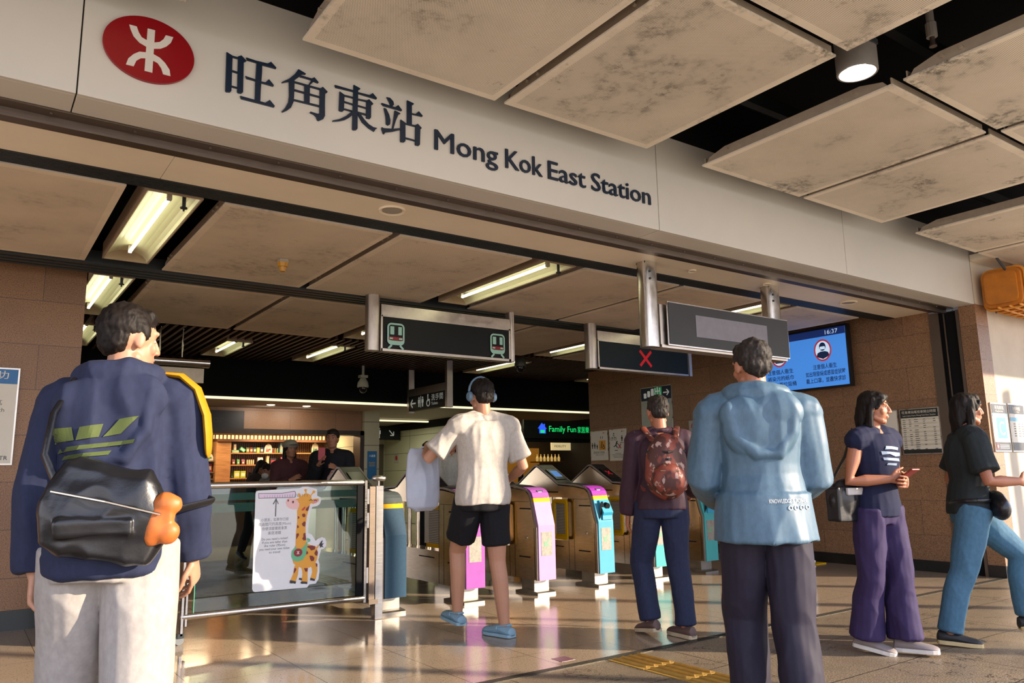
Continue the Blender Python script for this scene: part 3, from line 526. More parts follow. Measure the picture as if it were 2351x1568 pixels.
for x in (4.51, 6.14):
    for z in (2.70, 2.76): MB().cyl((x, -.072, z), (x, -.064, z), .010, 10).obj('bolt', M_dkmet, t)
for x in (4.475, 6.11): MB().box((x, -.05, 2.835), (x+.13, .05, 2.85)).obj('top_plate', M_dkmet, t)
# toilets sign in the rear (faces -X)
t = thing('toilet_sign', 'small dark toilets sign with white symbols hung at the rear', 'sign', (5.9, 0, 0))
MB().box((0, 10.08, 2.165), (.1, 11.24, 2.40)).obj('panel', M_panelk, t)
MB().box((.0, 10.08, 2.40), (.1, 11.24, 2.52)).obj('header', M_stl_sign, t)
for y in (10.02, 11.25): MB().box((.0, y, 2.14), (.1, y+.06, 2.85)).obj('post', M_stl_sign, t)
M_sgw = mat('sign_white', 'b9bdb5', .5, emit=.12, var=0)
def L2(y, z): return (-(y), z)
def man(cx, z, h): return [circ(cx, z+h*.88, h*.1, n=12), [(cx-h*.17, z+h*.74), (cx+h*.17, z+h*.74), (cx+h*.17, z+h*.38), (cx+h*.09, z+h*.38), (cx+h*.09, z), (cx-h*.09, z), (cx-h*.09, z+h*.38), (cx-h*.17, z+h*.38)]]
def arrow(cx, cz, s, ang):
    P = [bar(-s, 0, s, 0, s*.28), bar(s*.95, 0, s*.2, s*.75, s*.28), bar(s*.95, 0, s*.2, -s*.75, s*.28)]; c, d = cos(rad(ang)), sin(rad(ang))
    return [[(cx+a*c-b*d, cz+a*d+b*c) for a, b in p] for p in P]
pl = arrow(-11.10, 2.28, .085, 180)+man(-10.90, 2.21, .16)+man(-10.78, 2.21, .16)+[bar(-10.84, 2.2, -10.84, 2.38, .012)]
pl += [rng(-10.60, 2.25, .04, .055), bar(-10.61, 2.36, -10.61, 2.28, .02), bar(-10.61, 2.30, -10.55, 2.30, .018), circ(-10.61, 2.375, .016, n=10)]
polys('pictogram', pl, (0, 0, 0), FR_RIGHT, .003, M_sgw, t)
text('lettering', '洗手間', (0, 10.50, 2.285), FR_RIGHT, .11, M_sgw, t, width=.36, th=.003)
text('lettering', 'Toilets', (0, 10.50, 2.21), FR_RIGHT, .065, M_sgw, t, width=.20, th=.003)
# ------------------------------------------------ signs on the right wall
XR = 8.78
M_paper = mat('poster_paper', 'd8d3c6', .5, var=.02); M_ink = mat('ink_navy', '1a2338', .5); M_frame = m_metal('poster_frame', (.6, .56, .5), .3, (2, 2, 2))
M_blu = mat('poster_blue', '2f86bd', .5); M_inkred = mat('ink_red', 'b3202a', .5); M_inkg = mat('ink_grey', '62605c', .6); M_orange = mat('ink_orange', 'd99a2c', .5)
# information screen
t = thing('information_screen', 'wall screen with two hygiene notices in Chinese showing 16:37', 'screen', (8.60, 0, 0))
MB().box((0, 5.13, 2.10), (.07, 6.50, 2.86)).box((.07, 5.6, 2.3), (.18, 6.0, 2.7)).obj('casing', mat('screen_casing', '0c0e12', .35), t)
def scr(name, c, e): return mat(name, c, .4, emit=e, var=0)
MB().box((-.004, 5.155, 2.125), (0, 6.475, 2.835)).obj('display', scr('screen_blue', '3f7fd0', .36), t)
MB().box((-.006, 5.155, 2.745), (-.004, 6.475, 2.835)).obj('title_band', scr('screen_navy', '142a63', .25), t)
M_sn = scr('screen_ink', '12264f', .15); M_sr = scr('screen_red', '9c2a37', .35); M_sw = scr('screen_white', 'b9cfe6', .35)
FRs = FR_RIGHT; XO = (-.006, 0, 0)
text('clock', '16:37', (-.006, 5.42, 2.765), FRs, .075, M_sw, t, width=.17, th=.001)
def lines(L, yc, z0, h, dz, m, t, wd, x=-.006, bold=0):
    for i, (s, wf) in enumerate(L): text('lettering', s, (x, yc+wd*wf/2, z0-i*dz), FRs, h, m, t, width=wd*wf, th=.001, bold=bold)
lines([('注意個人衞生', .6), ('如出現發燒或感冒症狀時', 1), ('戴上口罩，並盡快求診', 1)], 5.46, 2.35, .066, .083, M_sn, t, .54, bold=.01)
lines([('注意個人衞生', .72), ('將染污的紙巾', .72), ('扔進有蓋垃圾桶', .84)], 6.10, 2.35, .066, .083, M_sn, t, .54, bold=.01)
for yc in (5.47, 6.10):
    polys('picture_disc', [circ(-yc, 2.575, .105, .125)], XO, FRs, .001, M_sw, t)
    polys('picture_ring', [[(a-yc, b*1.16+2.575) for a, b in rng(0, 0, .10, .118)]], XO, FRs, .003, M_sr, t)
polys('picture', [circ(-5.47, 2.62, .045, .052), [(-5.56, 2.50), (-5.54, 2.545), (-5.5, 2.56), (-5.44, 2.56), (-5.40, 2.545), (-5.38, 2.50), (-5.47, 2.465)]], XO, FRs, .002, M_sn, t)
polys('picture', [[(-6.19, 2.52), (-6.01, 2.52), (-6.01, 2.545), (-6.19, 2.545)], [(-6.16, 2.49), (-6.04, 2.49), (-6.04, 2.51), (-6.16, 2.51)], circ(-6.10, 2.63, .03, n=12)], XO, FRs, .002, M_sn, t)
polys('mask', [rrect(-5.505, 2.585, -5.435, 2.622, .01)], XO, FRs, .004, M_sw, t)
def board(name, label, y1, y0, z0, z1, fm=None, cat='notice', bm=None, fr=True, x=XR):
    t = thing(name, label, cat, (x, (y0+y1)/2, z0)); w = (y1-y0)/2; h = z1-z0
    if fr: MB().box((-.02, -w, 0), (0, w, h)).obj('frame', fm or M_frame, t); e = .012
    else: e = 0
    MB().box((-.022, -w+e, e), (-.0, w-e, h-e)).obj('sheet', bm or M_paper, t)
    return t, w, h
t, w, h = board('timetable', 'framed last train timetable with a black header on the granite wall', 4.68, 4.235, 1.27, 1.785)
X0 = (-.022, 0, 0); M_hdr = mat('header_black', '1b211f', .4); M_ivory = mat('ivory', 'c9c3ac', .5)
MB().box((-.023, -w+.012, h-.105), (-.022, w-.012, h-.012)).obj('header', M_hdr, t)
MB().box((-.023, -w+.012, .012), (-.022, w-.012, .055)).obj('footer', M_hdr, t)
text('lettering', '旺角東站尾班車開出時間', (-.023, .19, h-.055), FRs, .036, M_paper, t, width=.38)
text('lettering', 'Last trains from Mong Kok East Station', (-.023, .185, h-.088), FRs, .024, M_paper, t, width=.37)
rows = []
rg = random.Random(3)
for i in range(15):
    z = h-.13-i*.0235
    for c, ww in ((-.19, .035), (-.12, .03), (-.06, .05), (.04, .03), (.15, .03)):
        if rg.random() < .85: rows.append([(c, z), (c+ww*rg.uniform(.6, 1), z), (c+ww*rg.uniform(.6, 1), z+.007), (c, z+.007)])
tag(polys('rows', rows, X0, FRs, .001, M_inkg, t), kind='stuff')
polys('stripes', [[(-w+.015, h-.135-i*.047), (w-.015, h-.135-i*.047), (w-.015, h-.115-i*.047), (-w+.015, h-.115-i*.047)] for i in range(7)], X0, FRs, .0004, M_ivory, t)
t, w, h = board('notice_board', 'white notice with a green mark left of the timetable, partly behind the woman', 5.12, 4.70, 1.27, 1.785)
polys('mark', [rrect(.10, .22, .15, .26, .005)], X0, FRs, .001, mat('ink_green', '2c6a48', .5), t)
text('lettering', '旺角東站', (-.022, .12, .42), FRs, .04, M_inkg, t)
# lift and cycling notices
t, w, h = board('lift_notice', 'white notice showing a lift pictogram, left of the pair on the granite wall', 10.07, 9.63, 1.33, 1.825)
polys('lift_square', [rrect(.0, .17, .16, .33, .004)], X0, FRs, .001, M_orange, t)
polys('pictogram', man(-.17, .2, .1)+man(-.11, .2, .1)+man(-.05, .19, .08)+[bar(.05, .20, .07, .29, .014), circ(.075, .30, .011, n=10), rng(.11, .215, .018, .028), bar(.09, .27, .12, .24, .012), bar(.04, .36, .04, .40, .008), bar(.09, .36, .09, .40, .008)], X0, FRs, .002, mat('ink_black', '1b1b1b', .5), t)
text('lettering', '請使用升降機', (-.022, .15, .115), FRs, .045, M_inkg, t, width=.28)
text('lettering', 'Please use the lift', (-.022, .09, .085), FRs, .028, M_inkg, t)
polys('emblem', [circ(.11, .455, .012, .010, 14)], X0, FRs, .001, M_inkred, t)
text('lettering', 'MTR', (-.022, -.13, .447), FRs, .022, M_inkg, t)
t, w, h = board('cycling_notice', 'white notice with cyclist and runner symbols and a red cross', 9.60, 9.18, 1.315, 1.832)
def bike(cx, cz, s): return [rng(cx-s, cz, s*.55, s*.68), rng(cx+s, cz, s*.55, s*.68), bar(cx-s, cz, cx, cz+s*.9, s*.14), bar(cx+s, cz, cx+s*.6, cz+s*.9, s*.14), bar(cx-s*.3, cz+s*1.6, cx+s*.5, cz+s*1.2, s*.25), circ(cx+s*.2, cz+s*2.1, s*.28, n=12)]
polys('pictogram', bike(-.10, .36, .04)+man(.10, .31, .1)+[bar(.13, .29, .05, .29, .008)]+[circ(-.02, .31, .014, n=10), bar(-.03, .30, -.05, .25, .022), bar(-.05, .25, -.10, .23, .014), bar(-.05, .25, -.01, .21, .014), bar(-.03, .29, .0, .27, .012)]+[bar(-.08, .17, -.01, .17, .01)], X0, FRs, .002, M_ink, t)
polys('cross', [bar(.01, .27, .07, .20, .014), bar(.07, .27, .01, .20, .014)], X0, FRs, .003, M_inkred, t)
for i, wd in enumerate((.14, .30, .26, .22)): polys('caption_line', [bar(-wd/2, .12-i*.022, wd/2, .12-i*.022, .006)], X0, FRs, .001, M_inkg, t)
polys('emblem', [circ(.10, .475, .012, .010, 14)], X0, FRs, .001, M_inkred, t); text('lettering', 'MTR', (-.022, -.12, .467), FRs, .022, M_inkg, t)
# exit panel
t, w, h = board('exit_board', 'tall pale exit board with a dark blue and green header above the backpack', 8.82, 8.16, 1.55, 2.44, bm=mat('exit_sheet', 'a9ada1', .5))
MB().box((-.0235, -w+.01, h-.21), (-.022, w-.01, h-.01)).obj('header', mat('header_navy', '10213a', .4), t)
MB().box((-.0245, -.13, h-.20), (-.0235, .03, h-.02)).obj('green_square', mat('exit_green', '1d7a49', .4, emit=.2), t)
text('lettering', '出', (-.0245, .025, h-.15), FRs, .16, M_sgw, t, bold=.02)
polys('arrow', arrow(.22, h-.11, .06, 0), (-.0235, 0, 0), FRs, .002, M_sgw, t)
polys('transport_icon', [rrect(-.26+k*.08, h-.17+k*.015, -.20+k*.08, h-.09+k*.03, .012) for k in range(3)], (-.0235, 0, 0), FRs, .001, M_sgw, t)
MB().box((-.0235, -.27, h-.32), (-.022, -.18, h-.23)).obj('letter_square', M_blu, t); text('lettering', 'C', (-.0235, -.20, h-.305), FRs, .09, M_sgw, t)
def nosmoke(y, lab):
    t, w, h = board('no_smoking_plate', lab, y+.105, y-.105, 1.645, 1.862, fr=False, bm=mat('plate_grey', 'a8a49a', .5))
    X0 = (-.022, 0, 0); polys('ring', [rng(0, .13, .045, .06), bar(-.035, .165, .035, .095, .012)], X0, FRs, .002, M_inkred, t)
    polys('cigarette', [bar(-.04, .12, .035, .125, .016)], X0, FRs, .001, M_ink, t)
    polys('caption_line', [bar(-.05, .04, .05, .04, .008), bar(-.05, .02, .05, .02, .006)], X0, FRs, .001, M_inkg, t)
nosmoke(7.745, 'small no smoking plate on the granite wall right of the exit board')
nosmoke(7.50, 'second no smoking plate, beside the man in the blue jacket')
# posters on the cream wall
FRf = FR_FRONT
def fboard(name, label, x0, x1, z0, z1, y, cat='poster'):
    t = thing(name, label, cat, (x0, y, z0)); w = x1-x0; h = z1-z0
    MB().box((0, -.02, 0), (w, 0, h)).obj('frame', M_frame, t); MB().box((.012, -.022, .012), (w-.012, 0, h-.012)).obj('sheet', M_paper, t)
    return t, w, h, V((0, -.022, 0))
t, w, h, O = fboard('exit_letter_poster', 'poster with a white letter C on a blue square, on the cream wall', 8.83, 9.20, 1.275, 1.79, 3.752)
MB().box((.012, -.0235, h-.11), (w-.012, -.022, h-.012)).obj('header', M_ink, t); MB().box((.012, -.0235, h-.14), (w-.012, -.022, h-.11)).obj('band', mat('band_blue', '79b9d8', .5), t); MB().box((.012, -.0235, .012), (w-.012, -.022, .10)).obj('footer', M_ink, t)
MB().box((.09, -.0235, .14), (.30, -.022, .36)).obj('blue_square', mat('poster_teal', '3d9fc4', .5), t)
text('lettering', 'C', O+V((.135, -.0015, .175)), FRf, .21, M_paper, t, width=.12)
text('lettering', '旺角東站', O+V((.08, -.0015, h-.065)), FRf, .045, M_paper, t, width=.2); text('lettering', 'Mong Kok East', O+V((.09, -.0015, h-.095)), FRf, .026, M_paper, t, width=.17)
polys('emblem', [circ(.05, .055, .026, .032, 20)], O+V((0, -.0015, 0)), FRf, .001, M_inkred, t); polys('emblem_centre', [circ(.05, .055, .012, .015, 16)], O+V((0, -.003, 0)), FRf, .001, M_paper, t)
polys('caption_line', [bar(.10, .07-i*.016, .32, .07-i*.016, .005) for i in range(3)], O+V((0, -.0015, 0)), FRf, .001, M_paper, t)
t, w, h, O = fboard('service_hours_poster', 'dark headed service poster right of the letter C poster', 9.24, 9.62, 1.275, 1.795, 3.752)
MB().box((.012, -.0235, h-.11), (w-.012, -.022, h-.012)).obj('header', mat('header_grey', '2b2d33', .4), t); MB().box((.012, -.0235, h-.19), (w-.012, -.022, h-.15)).obj('band', MATS['band_blue'], t); MB().box((.012, -.0235, .012), (w-.012, -.022, .10)).obj('footer', mat('header_grey', '2b2d33', .4), t)
text('lettering', '服務時間', O+V((.09, -.0015, h-.07)), FRf, .045, M_paper, t, width=.18)
text('lettering', 'Service Hours', O+V((.11, -.0015, h-.095)), FRf, .024, M_paper, t)
polys('rows', [bar(c, .30-i*.026, c+ww, .30-i*.026, .009) for i in range(6) for c, ww in ((.08, .04), (.19, .05), (.27, .05))], O, FRf, .001, M_inkg, t)
# poster on the left granite wall
t, w, h, O = fboard('booth_poster', 'blue headed station poster on the granite wall at the left edge', -.55, .335, 1.27, 2.045, 7.4)
MB().box((.012, -.0235, h-.13), (w-.012, -.022, h-.012)).obj('header', mat('header_blue', '1f6aa6', .4), t)
text('lettering', '客務中心協助', O+V((.15, -.0015, h-.085)), FRf, .07, M_paper, t, width=.66)
text('lettering', '客務亭', O+V((.58, -.0005, .46)), FRf, .07, M_inkg, t, width=.2); text('lettering', 'Service Booth', O+V((.52, -.0005, .42)), FRf, .045, M_inkg, t, width=.28)
text('lettering', 'MTR', O+V((.76, -.0005, .04)), FRf, .045, M_ink, t, width=.09); polys('emblem', [circ(.735, .055, .018, .015, 16)], O, FRf, .001, M_inkred, t)
# ================================================================ TURNSTILES
M_warmsteel = m_metal('warm_reflection_steel', (.78, .62, .43), .19, (2, 2, 40)); M_rim = mat('gate_rim_grey', '8d8078', .35, .3); M_gtop = mat('gate_top_black', '14181d', .28, spec=.4); M_yel = mat('safety_yellow', 'd9a90c', .6, var=.04, spec=.15)  # gate bodies are stainless; warm reflections are put into their base colour
M_flap = N('louvred_flap'); _v = M_flap.n('TexCoord').outputs['Object']; _s = M_flap.n('SeparateXYZ'); M_flap.l(_v, _s.inputs[0])
M_flap = M_flap.set(M_flap.mix(M_flap.math('LESS_THAN', M_flap.math('FRACT', M_flap.math('MULTIPLY', _s.outputs[2], 1/.016)), .35), hexc('b9b4aa'), hexc('4b4a48')), .45)
TOPP = [(.0, .62), (.02, .665), (.075, .86), (.085, .905), (.11, .95), (.16, .985), (.36, 1.015), (.62, 1.028), (.97, 1.222), (1.0, 1.228), (1.03, 1.222), (1.35, 1.03), (1.64, 1.015), (1.84, .985), (1.89, .95), (1.915, .905), (1.925, .86), (1.98, .665), (2.0, .62)]
def turnstile(x, mf, mn, label, reader=True, screen='blue', scanner=False, flapdir=1):
    """runs along +Y from its front end, width W, origin at the front left foot"""
    W = .215; t = thing('ticket_gate', label, 'ticket gate', (x, 6.03, 0), 0, 'ticket gates')
    P = [(0, .135)]+TOPP+[(2.0, .135)]
    # side bodies: thick profile inset under the rim; the middle is open between z .44 and .87
    def side(mb, pts, th=W-.02): mb.prism(pts, (.01, 0, 0), (0, 1, 0), (0, 0, 1), th)
    ins = [(.035, .135), (.035, .62), (.06, .68), (.11, .86), (.13, .92), (.18, .96), (.36, .985), (.46, .99), (.46, .135)]
    mb = MB(); side(mb, ins); mb.obj('front_cabinet', M_warmsteel, t)
    mb = MB(); side(mb, [(2-a, b) for a, b in ins][::-1]); mb.obj('rear_cabinet', M_warmsteel, t)
    mb = MB(); side(mb, [(.46, .135), (.46, .43), (1.54, .43), (1.54, .135)]); mb.obj('lower_panel', M_warmsteel, t)
    mb = MB(); side(mb, [(.46, .875), (.46, .99), (.62, 1.0), (.99, 1.20), (1.01, 1.20), (1.38, 1.0), (1.54, .99), (1.54, .875)]); mb.obj('upper_housing', M_warmsteel if screen != 'dark' else M_warmsteel, t)
    # seams and slots (dark) on both sides
    mb = MB()
    for sx in (.0085, W-.0105):
        for (a, b, c, d) in ((.10, .79, .28, .802), (.12, .335, .30, .347), (.62, .925, .95, .936), (.55, .36, .85, .37)):
            mb.box((sx, a, b), (sx+.002, c, d))
        mb.box((sx, .37, .14), (sx+.002, .373, .86)); mb.box((sx, .46, .14), (sx+.002, .463, .86)); mb.box((sx, .13, .86), (sx+.002, .46, .863))
        mb.box((sx, .05, .15), (sx+.002, .054, .62))
    mb.obj('seam', M_black, t)
    mb = MB()
    for sx in (.004, W-.012):
        mb.cyl((sx, .18, .52), (sx+.008, .18, .52), .018, 14); mb.cyl((sx, 1.82, .52), (sx+.008, 1.82, .52), .018, 14)
    mb.obj('lock', M_steel, t, smooth=True)
    # rim strips that follow the outline, then the black top
    out = [(0, .135)]+TOPP; inn = [(.02, .135), (.02, .62), (.04, .67), (.095, .86), (.105, .90), (.125, .94), (.17, .972), (.36, 1.0), (.62, 1.012), (.965, 1.203), (1.0, 1.208), (1.035, 1.203), (1.35, 1.014), (1.64, 1.0), (1.83, .972), (1.875, .94), (1.895, .90), (1.905, .86), (1.96, .67), (1.98, .62), (1.98, .135)]
    out2 = out+[(2.0, .135)]
    for sx in (0, W-.012):
        mb = MB(); n = len(out2); A = [(sx, a, b) for a, b in out2]; B = [(sx+.012, a, b) for a, b in out2]; k = [(sx, a, b) for a, b in ([inn[0]]+inn[1:])]
        # strip between outline and inset outline
        m = min(len(out2), len(inn))
        O2 = [V((sx, a, b)) for a, b in out2]; I2 = [V((sx, *inn[min(i, len(inn)-1)])) for i in range(len(out2))]
        vs = []; 
        for o, q in zip(O2, I2): vs += [o, q, o+V((.012, 0, 0)), q+V((.012, 0, 0))]
        fs = []
        for i in range(len(O2)-1):
            a = i*4; b = a+4; fs += [(a, a+1, b+1, b), (a+2, b+2, b+3, a+3), (a+1, a+3, b+3, b+1), (a, b, b+2, a+2)]
        mb.add(vs, fs); mb.obj('rim', M_rim, t)
    top = [q for q in TOPP if .16 <= q[0] <= 1.84]
    mb = MB(); vs = []; fs = []
    for a, b in top: vs += [(.012, a, b+.002), (W-.012, a, b+.002), (.012, a, b-.012), (W-.012, a, b-.012)]
    for i in range(len(top)-1): a = i*4; b = a+4; fs += [(a, a+1, b+1, b), (a+2, b+2, b+3, a+3), (a, b, b+2, a+2), (a+1, a+3, b+3, b+1)]
    fs += [(0, 2, 3, 1), (len(vs)-4, len(vs)-3, len(vs)-1, len(vs)-2)]
    mb.add(vs, fs); mb.obj('top_cover', M_gtop, t, bevel=.003)
    # front and rear coloured panels
    for fl in (0, 1):
        def q(a): return a if not fl else 2-a
        def strip(name, pts, m, x0=.014, x1=W-.002, d=.012):
            mb = MB(); vs = []; fs = []
            for a, b in pts:
                vs += [(x0, q(a-.012), b), (x1, q(a-.012), b), (x0, q(a+d), b-.001), (x1, q(a+d), b-.001)]
            for i in range(len(pts)-1): a = i*4; b = a+4; fs += [(a, a+1, b+1, b), (a+2, b+2, b+3, a+3), (a, b, b+2, a+2), (a+1, a+3, b+3, b+1)]
            e = len(vs)-4; fs += [(0, 2, 3, 1), (e, e+1, e+3, e+2)]
            return mb.add(vs, fs).obj(name, m, t)
        strip('end_panel' if not fl else 'rear_panel', [(0, .135), (0, .64), (.065, .86)], mf)
        strip('yellow_band', [(.065, .86), (.075, .898)], M_yel)
        strip('nose', [(.075, .90), (.095, .945), (.125, .972), (.17, .99), (.24, 1.0)], mn)
        if fl: break
    if reader:
        mb = MB().box((.085, .092, .925), (.155, .14, .968)); o = mb.obj('ticket_slot', mat('slot_black', '101318', .2), t)
        o.rotation_euler = (rad(0), 0, 0)
        MB().box((.096, .089, .932), (.142, .0925, .958)).obj('slot_light', mat('slot_light', '8d90d8', .3, emit=.5, var=0), t)
    if scanner:
        mc = mat('scanner_cyan', '2f97bb', .4)
        MB().prism([(-.02, .70), (-.02, .66), (.04, .66), (.06, .85), (.03, .85), (-.035, .73)], (.07, 0, 0), (0, 1, 0), (0, 0, 1), .13).obj('scanner', mc, t)
        MB().cyl((.14, -.02, .79), (.14, .02, .80), .032, 20).obj('scanner_window', M_black, t)
        MB().prism([(.0, .66), (.03, .84), (.06, .84), (.07, .76)], (.03, -.005, 0), (1, 0, 0), (0, 0, 1), .002).obj('scanner_fin', M_black, t)
    if reader:
        MB().box((.045, -.0145, .36), (.175, -.012, .58)).obj('sticker', mat('worn_sticker', '85827a', .5, var=.25, nscale=40), t)
        if screen == 'red' or scanner: polys('sticker_arrow', arrow(.11, .48, .04, 230), (0, -.0145, 0), FR_FRONT, .001, mat('sticker_green', '5aa878', .5), t)
    # screen on the hump, tilted toward the viewer side
    a = math.atan2(1.222-1.028, .35)
    sp = MB().box((-.07, .02, 0), (.07, .24, .006)).obj('screen_frame', mat('screen_frame', '0b0d10', .2), t)
    sp.location = (W/2, .66, 1.055); sp.rotation_euler = (a, 0, 0)
    if screen in ('blue', 'red'):
        if screen == 'blue': d = MB().box((-.05, .07, .0062), (.05, .20, .0082)).obj('display', mat('gate_display', '4a78b0', .4, emit=.35, var=.2), sp)
        else: d = MB().prism(bar(-.03, .10, .03, .18, .01), (0, 0, .0062), (1, 0, 0), (0, 1, 0), .002).prism(bar(.03, .10, -.03, .18, .01), (0, 0, .0062), (1, 0, 0), (0, 1, 0), .002).obj('display_cross', mat('display_red', '9c1626', .4, emit=.4, var=0), sp)
    # opening: chrome posts and flaps
    for y in (.80, 1.02, 1.2):
        mb = MB().cyl((W/2-.02, y, .43), (W/2-.02, y, .875), .022, 16).cyl((W/2-.02, y, .43), (W/2-.02, y, .445), .032, 16); mb.obj('chrome_post', M_steel, t, smooth=True)
    MB().box((.022, .48, .47), (.038, .68, .84)).obj('flap', M_flap, t)
    for z_ in (.81, .455): MB().box((.018, .47, z_), (.042, .72, z_+.038)).obj('flap_edge', M_yel, t)
    MB().box((.02, .68, .49), (.04, .76, .81)).obj('flap_hinge', mat('flap_white', 'cfccc4', .4), t)
    if flapdir:
        pts = rrect(.42, .44, .66, .86, .04); inn2 = rrect(.45, .47, .63, .83, .03)
        mb = MB()
        for i in range(len(pts)):
            j = (i+1) % len(pts); mb.add([(-.045+k, *p) for k in (0, .02) for p in (pts[i], pts[j], inn2[j], inn2[i])], [(0, 1, 2, 3), (7, 6, 5, 4), (0, 4, 5, 1), (3, 2, 6, 7)])
        mb.obj('yellow_hoop', M_yel, t)
    # plinths
    for y in (.10, 1.9):
        MB().box((.02, y-.02 if y < 1 else y-.16, .02), (W-.02, y+.18 if y < 1 else y+.02, .14)).obj('pedestal', m_metal('plate_steel', (.33, .31, .28), .42, (60, 2, 2)), t)
        MB().prism([(-.0, 0), (.36, 0), (.36, .02), (.22, .045), (.02, .03), (0, .02)], (0, 0 if y < 1 else 2.0, 0), (0, 1 if y < 1 else -1, 0), (0, 0, 1), W if y < 1 else -W).obj('base_plate', m_metal('plate_steel', (.33, .31, .28), .42, (60, 2, 2)), t)
    return t
M_gn = mat('gate_navy', '27455c', .6, spec=.2, var=.1, nscale=60); M_gg = mat('gate_slate', '4b5355', .6, spec=.2, var=.12, nscale=80)
M_pk = mat('gate_pink', 'b48ebb', .6, spec=.2, var=.04); M_pu = mat('gate_purple', '8e2f9c', .6, spec=.2, var=.1); M_mg = mat('gate_magenta', '94509f', .6, spec=.2, var=.06); M_cy = mat('gate_cyan', '4d9ab8', .6, spec=.2, var=.04); M_tl = mat('gate_teal', '4aa3a6', .6, spec=.2, var=.04)
turnstile(2.93, M_gn, M_gg, 'ticket gate with a slate blue end panel beside the glass gate', reader=False, screen='none', flapdir=0)
turnstile(3.72, M_mg, M_mg, 'ticket gate with a magenta end panel behind the man in shorts', flapdir=0)
turnstile(4.53, M_pk, M_mg, 'ticket gate with a pale pink end panel in full view', screen='red', flapdir=1)
turnstile(5.29, M_cy, M_pu, 'ticket gate with a light blue end panel and purple nose', scanner=True, screen='blue')
turnstile(6.08, M_tl, M_pu, 'ticket gate with a turquoise end panel behind the man with the backpack', scanner=True, screen='red')
turnstile(6.87, M_tl, M_pu, 'ticket gate with a turquoise end panel beside the man in the blue jacket', scanner=True, screen='blue')
# ================================================================ GLASS GATE
GY = 5.95
t = thing('glass_gate', 'steel framed glass gate on a castor carrying a height sticker', 'gate', (1.34, GY, 0))
def gx(x): return x-1.34
MB().tube([(gx(1.38), 0, 1.085), (gx(2.70), 0, 1.085)], .024, 16).obj('top_rail', M_steelh, t, smooth=True)
MB().tube([(gx(1.36), 0, .185), (gx(2.72), 0, .175)], .024, 16).obj('bottom_rail', M_steelh, t, smooth=True)
MB().box((gx(1.345), -.02, .06), (gx(1.36), .02, 1.09)).box((gx(1.372), -.018, .12), (gx(1.385), .018, 1.09)).obj('stile', M_steel, t)
MB().box((gx(2.715), -.022, .14), (gx(2.735), .022, 1.10)).obj('stile', M_steel, t)
MB().box((gx(1.43), -.005, .205), (gx(2.655), .005, 1.065)).obj('glass_pane', m_glass('gate_glass', (.62, .74, .72), .0), t)
MB().box((gx(1.426), -.006, .203), (gx(1.431), .006, 1.067)).obj('glass_edge', mat('glass_edge', '4f9c7c', .2), t)
M_pband = mat('pale_green_band', '8fa898', .5, emit=0)  # pale green bands across the glass
for z0, z1 in ((.975, 1.028), (.89, .955)): MB().box((gx(1.44), .006, z0), (gx(2.65), .0075, z1)).obj('pale_band', M_pband, t)
MB().box((gx(2.655), -.01, .2), (gx(2.715), .01, 1.06)).obj('stile_plate', M_black, t)
for z in (.97, .78, .35): MB().cyl((gx(2.745), -.02, z-.06), (gx(2.745), -.02, z+.06), .010, 12).obj('hinge', M_steel, t, smooth=True)
MB().box((-.012, -.02, .045), (.03, .02, .075)).obj('castor_bracket', M_dkmet, t)
MB().cyl((.004, -.012, .03), (.004, .012, .03), .03, 18).obj('castor_wheel', mat('grey_rubber', '6b7073', .5), t, smooth=True)
t = thing('gate_post', 'square steel post with a short tube on top, right of the glass gate', 'post', (2.80, GY, 0))
MB().box((.01, -.035, 0), (.075, .035, 1.055)).obj('post', M_steel, t, bevel=.003)
MB().box((-.045, -.03, .14), (.005, .03, 1.05)).obj('hinge_channel', M_bronze, t)
MB().cyl((.045, 0, 1.05), (.045, 0, 1.10), .012, 12).obj('stem', M_steel, t)
MB().tube([(.01, 0, 1.115), (.09, 0, 1.115)], .024, 18).obj('cap_tube', M_steelh, t, smooth=True)
MB().box((-.05, -.045, .125), (.03, -.036, .16)).obj('latch', M_bronze, t)
# giraffe height sticker, a flat printed sheet stuck on the glass
t = thing('height_sticker', 'white die cut sticker with a giraffe and ruler on the glass gate', 'sticker', (0, GY-.0065, 0))
c2 = [('g_card', 'paper', 'e8ebf0'), ('g_ruler', 'ruler_outline', '5a5560'), ('g_rulerin', 'ruler', 'e6d3ea'), ('g_arrow', 'arrow', '55585c'), ('g_skin', 'giraffe', 'e6a43a'), ('g_muzzle', 'muzzle', 'f0c4c4'), ('g_pink', 'ear_lining', 'e08fae'), ('g_brown', 'patches', '7a2420'), ('g_hoof', 'hooves', '2b2a33'), ('g_green', 'scarf', '67b98c'), ('g_nostril', 'nostrils', '6b2f35'), ('g_mouth', 'mouth', 'c4303c')]
for i, (k, nm, c) in enumerate(c2):
    polys(nm, TR_[k], (0, -.0006*i, 0), FR_FRONT, .0006 if i else .001, mat('print_'+nm, c, .45, var=.02), t)
gc = (lambda a: (sum(p[0] for p in a)/len(a), sum(p[1] for p in a)/len(a)))(TR_['g_green'][0])
sx0 = gc[0]-.035; sz0 = gc[1]-.03; yy = -.0075
polys('emblem', [circ(sx0, sz0, .034, .030, 24)], (0, yy, 0), FR_FRONT, .0006, mat('print_emblem', '8a1c2a', .45), t)
polys('emblem_symbol', [[(sx0+a*.11, sz0+b*.11) for a, b in p] for p in TR_['logo']], (0, yy-.0007, 0), FR_FRONT, .0006, mat('print_white', 'e8e8e8', .45), t)
polys('eyes', [rng(2.262, .948, .010, .014, 20, 160), rng(2.298, .944, .010, .014, 20, 160)], (0, yy, 0), FR_FRONT, .0006, mat('print_dark', '3a2620', .45), t)
M_pt = mat('print_text', '6a6d72', .5)
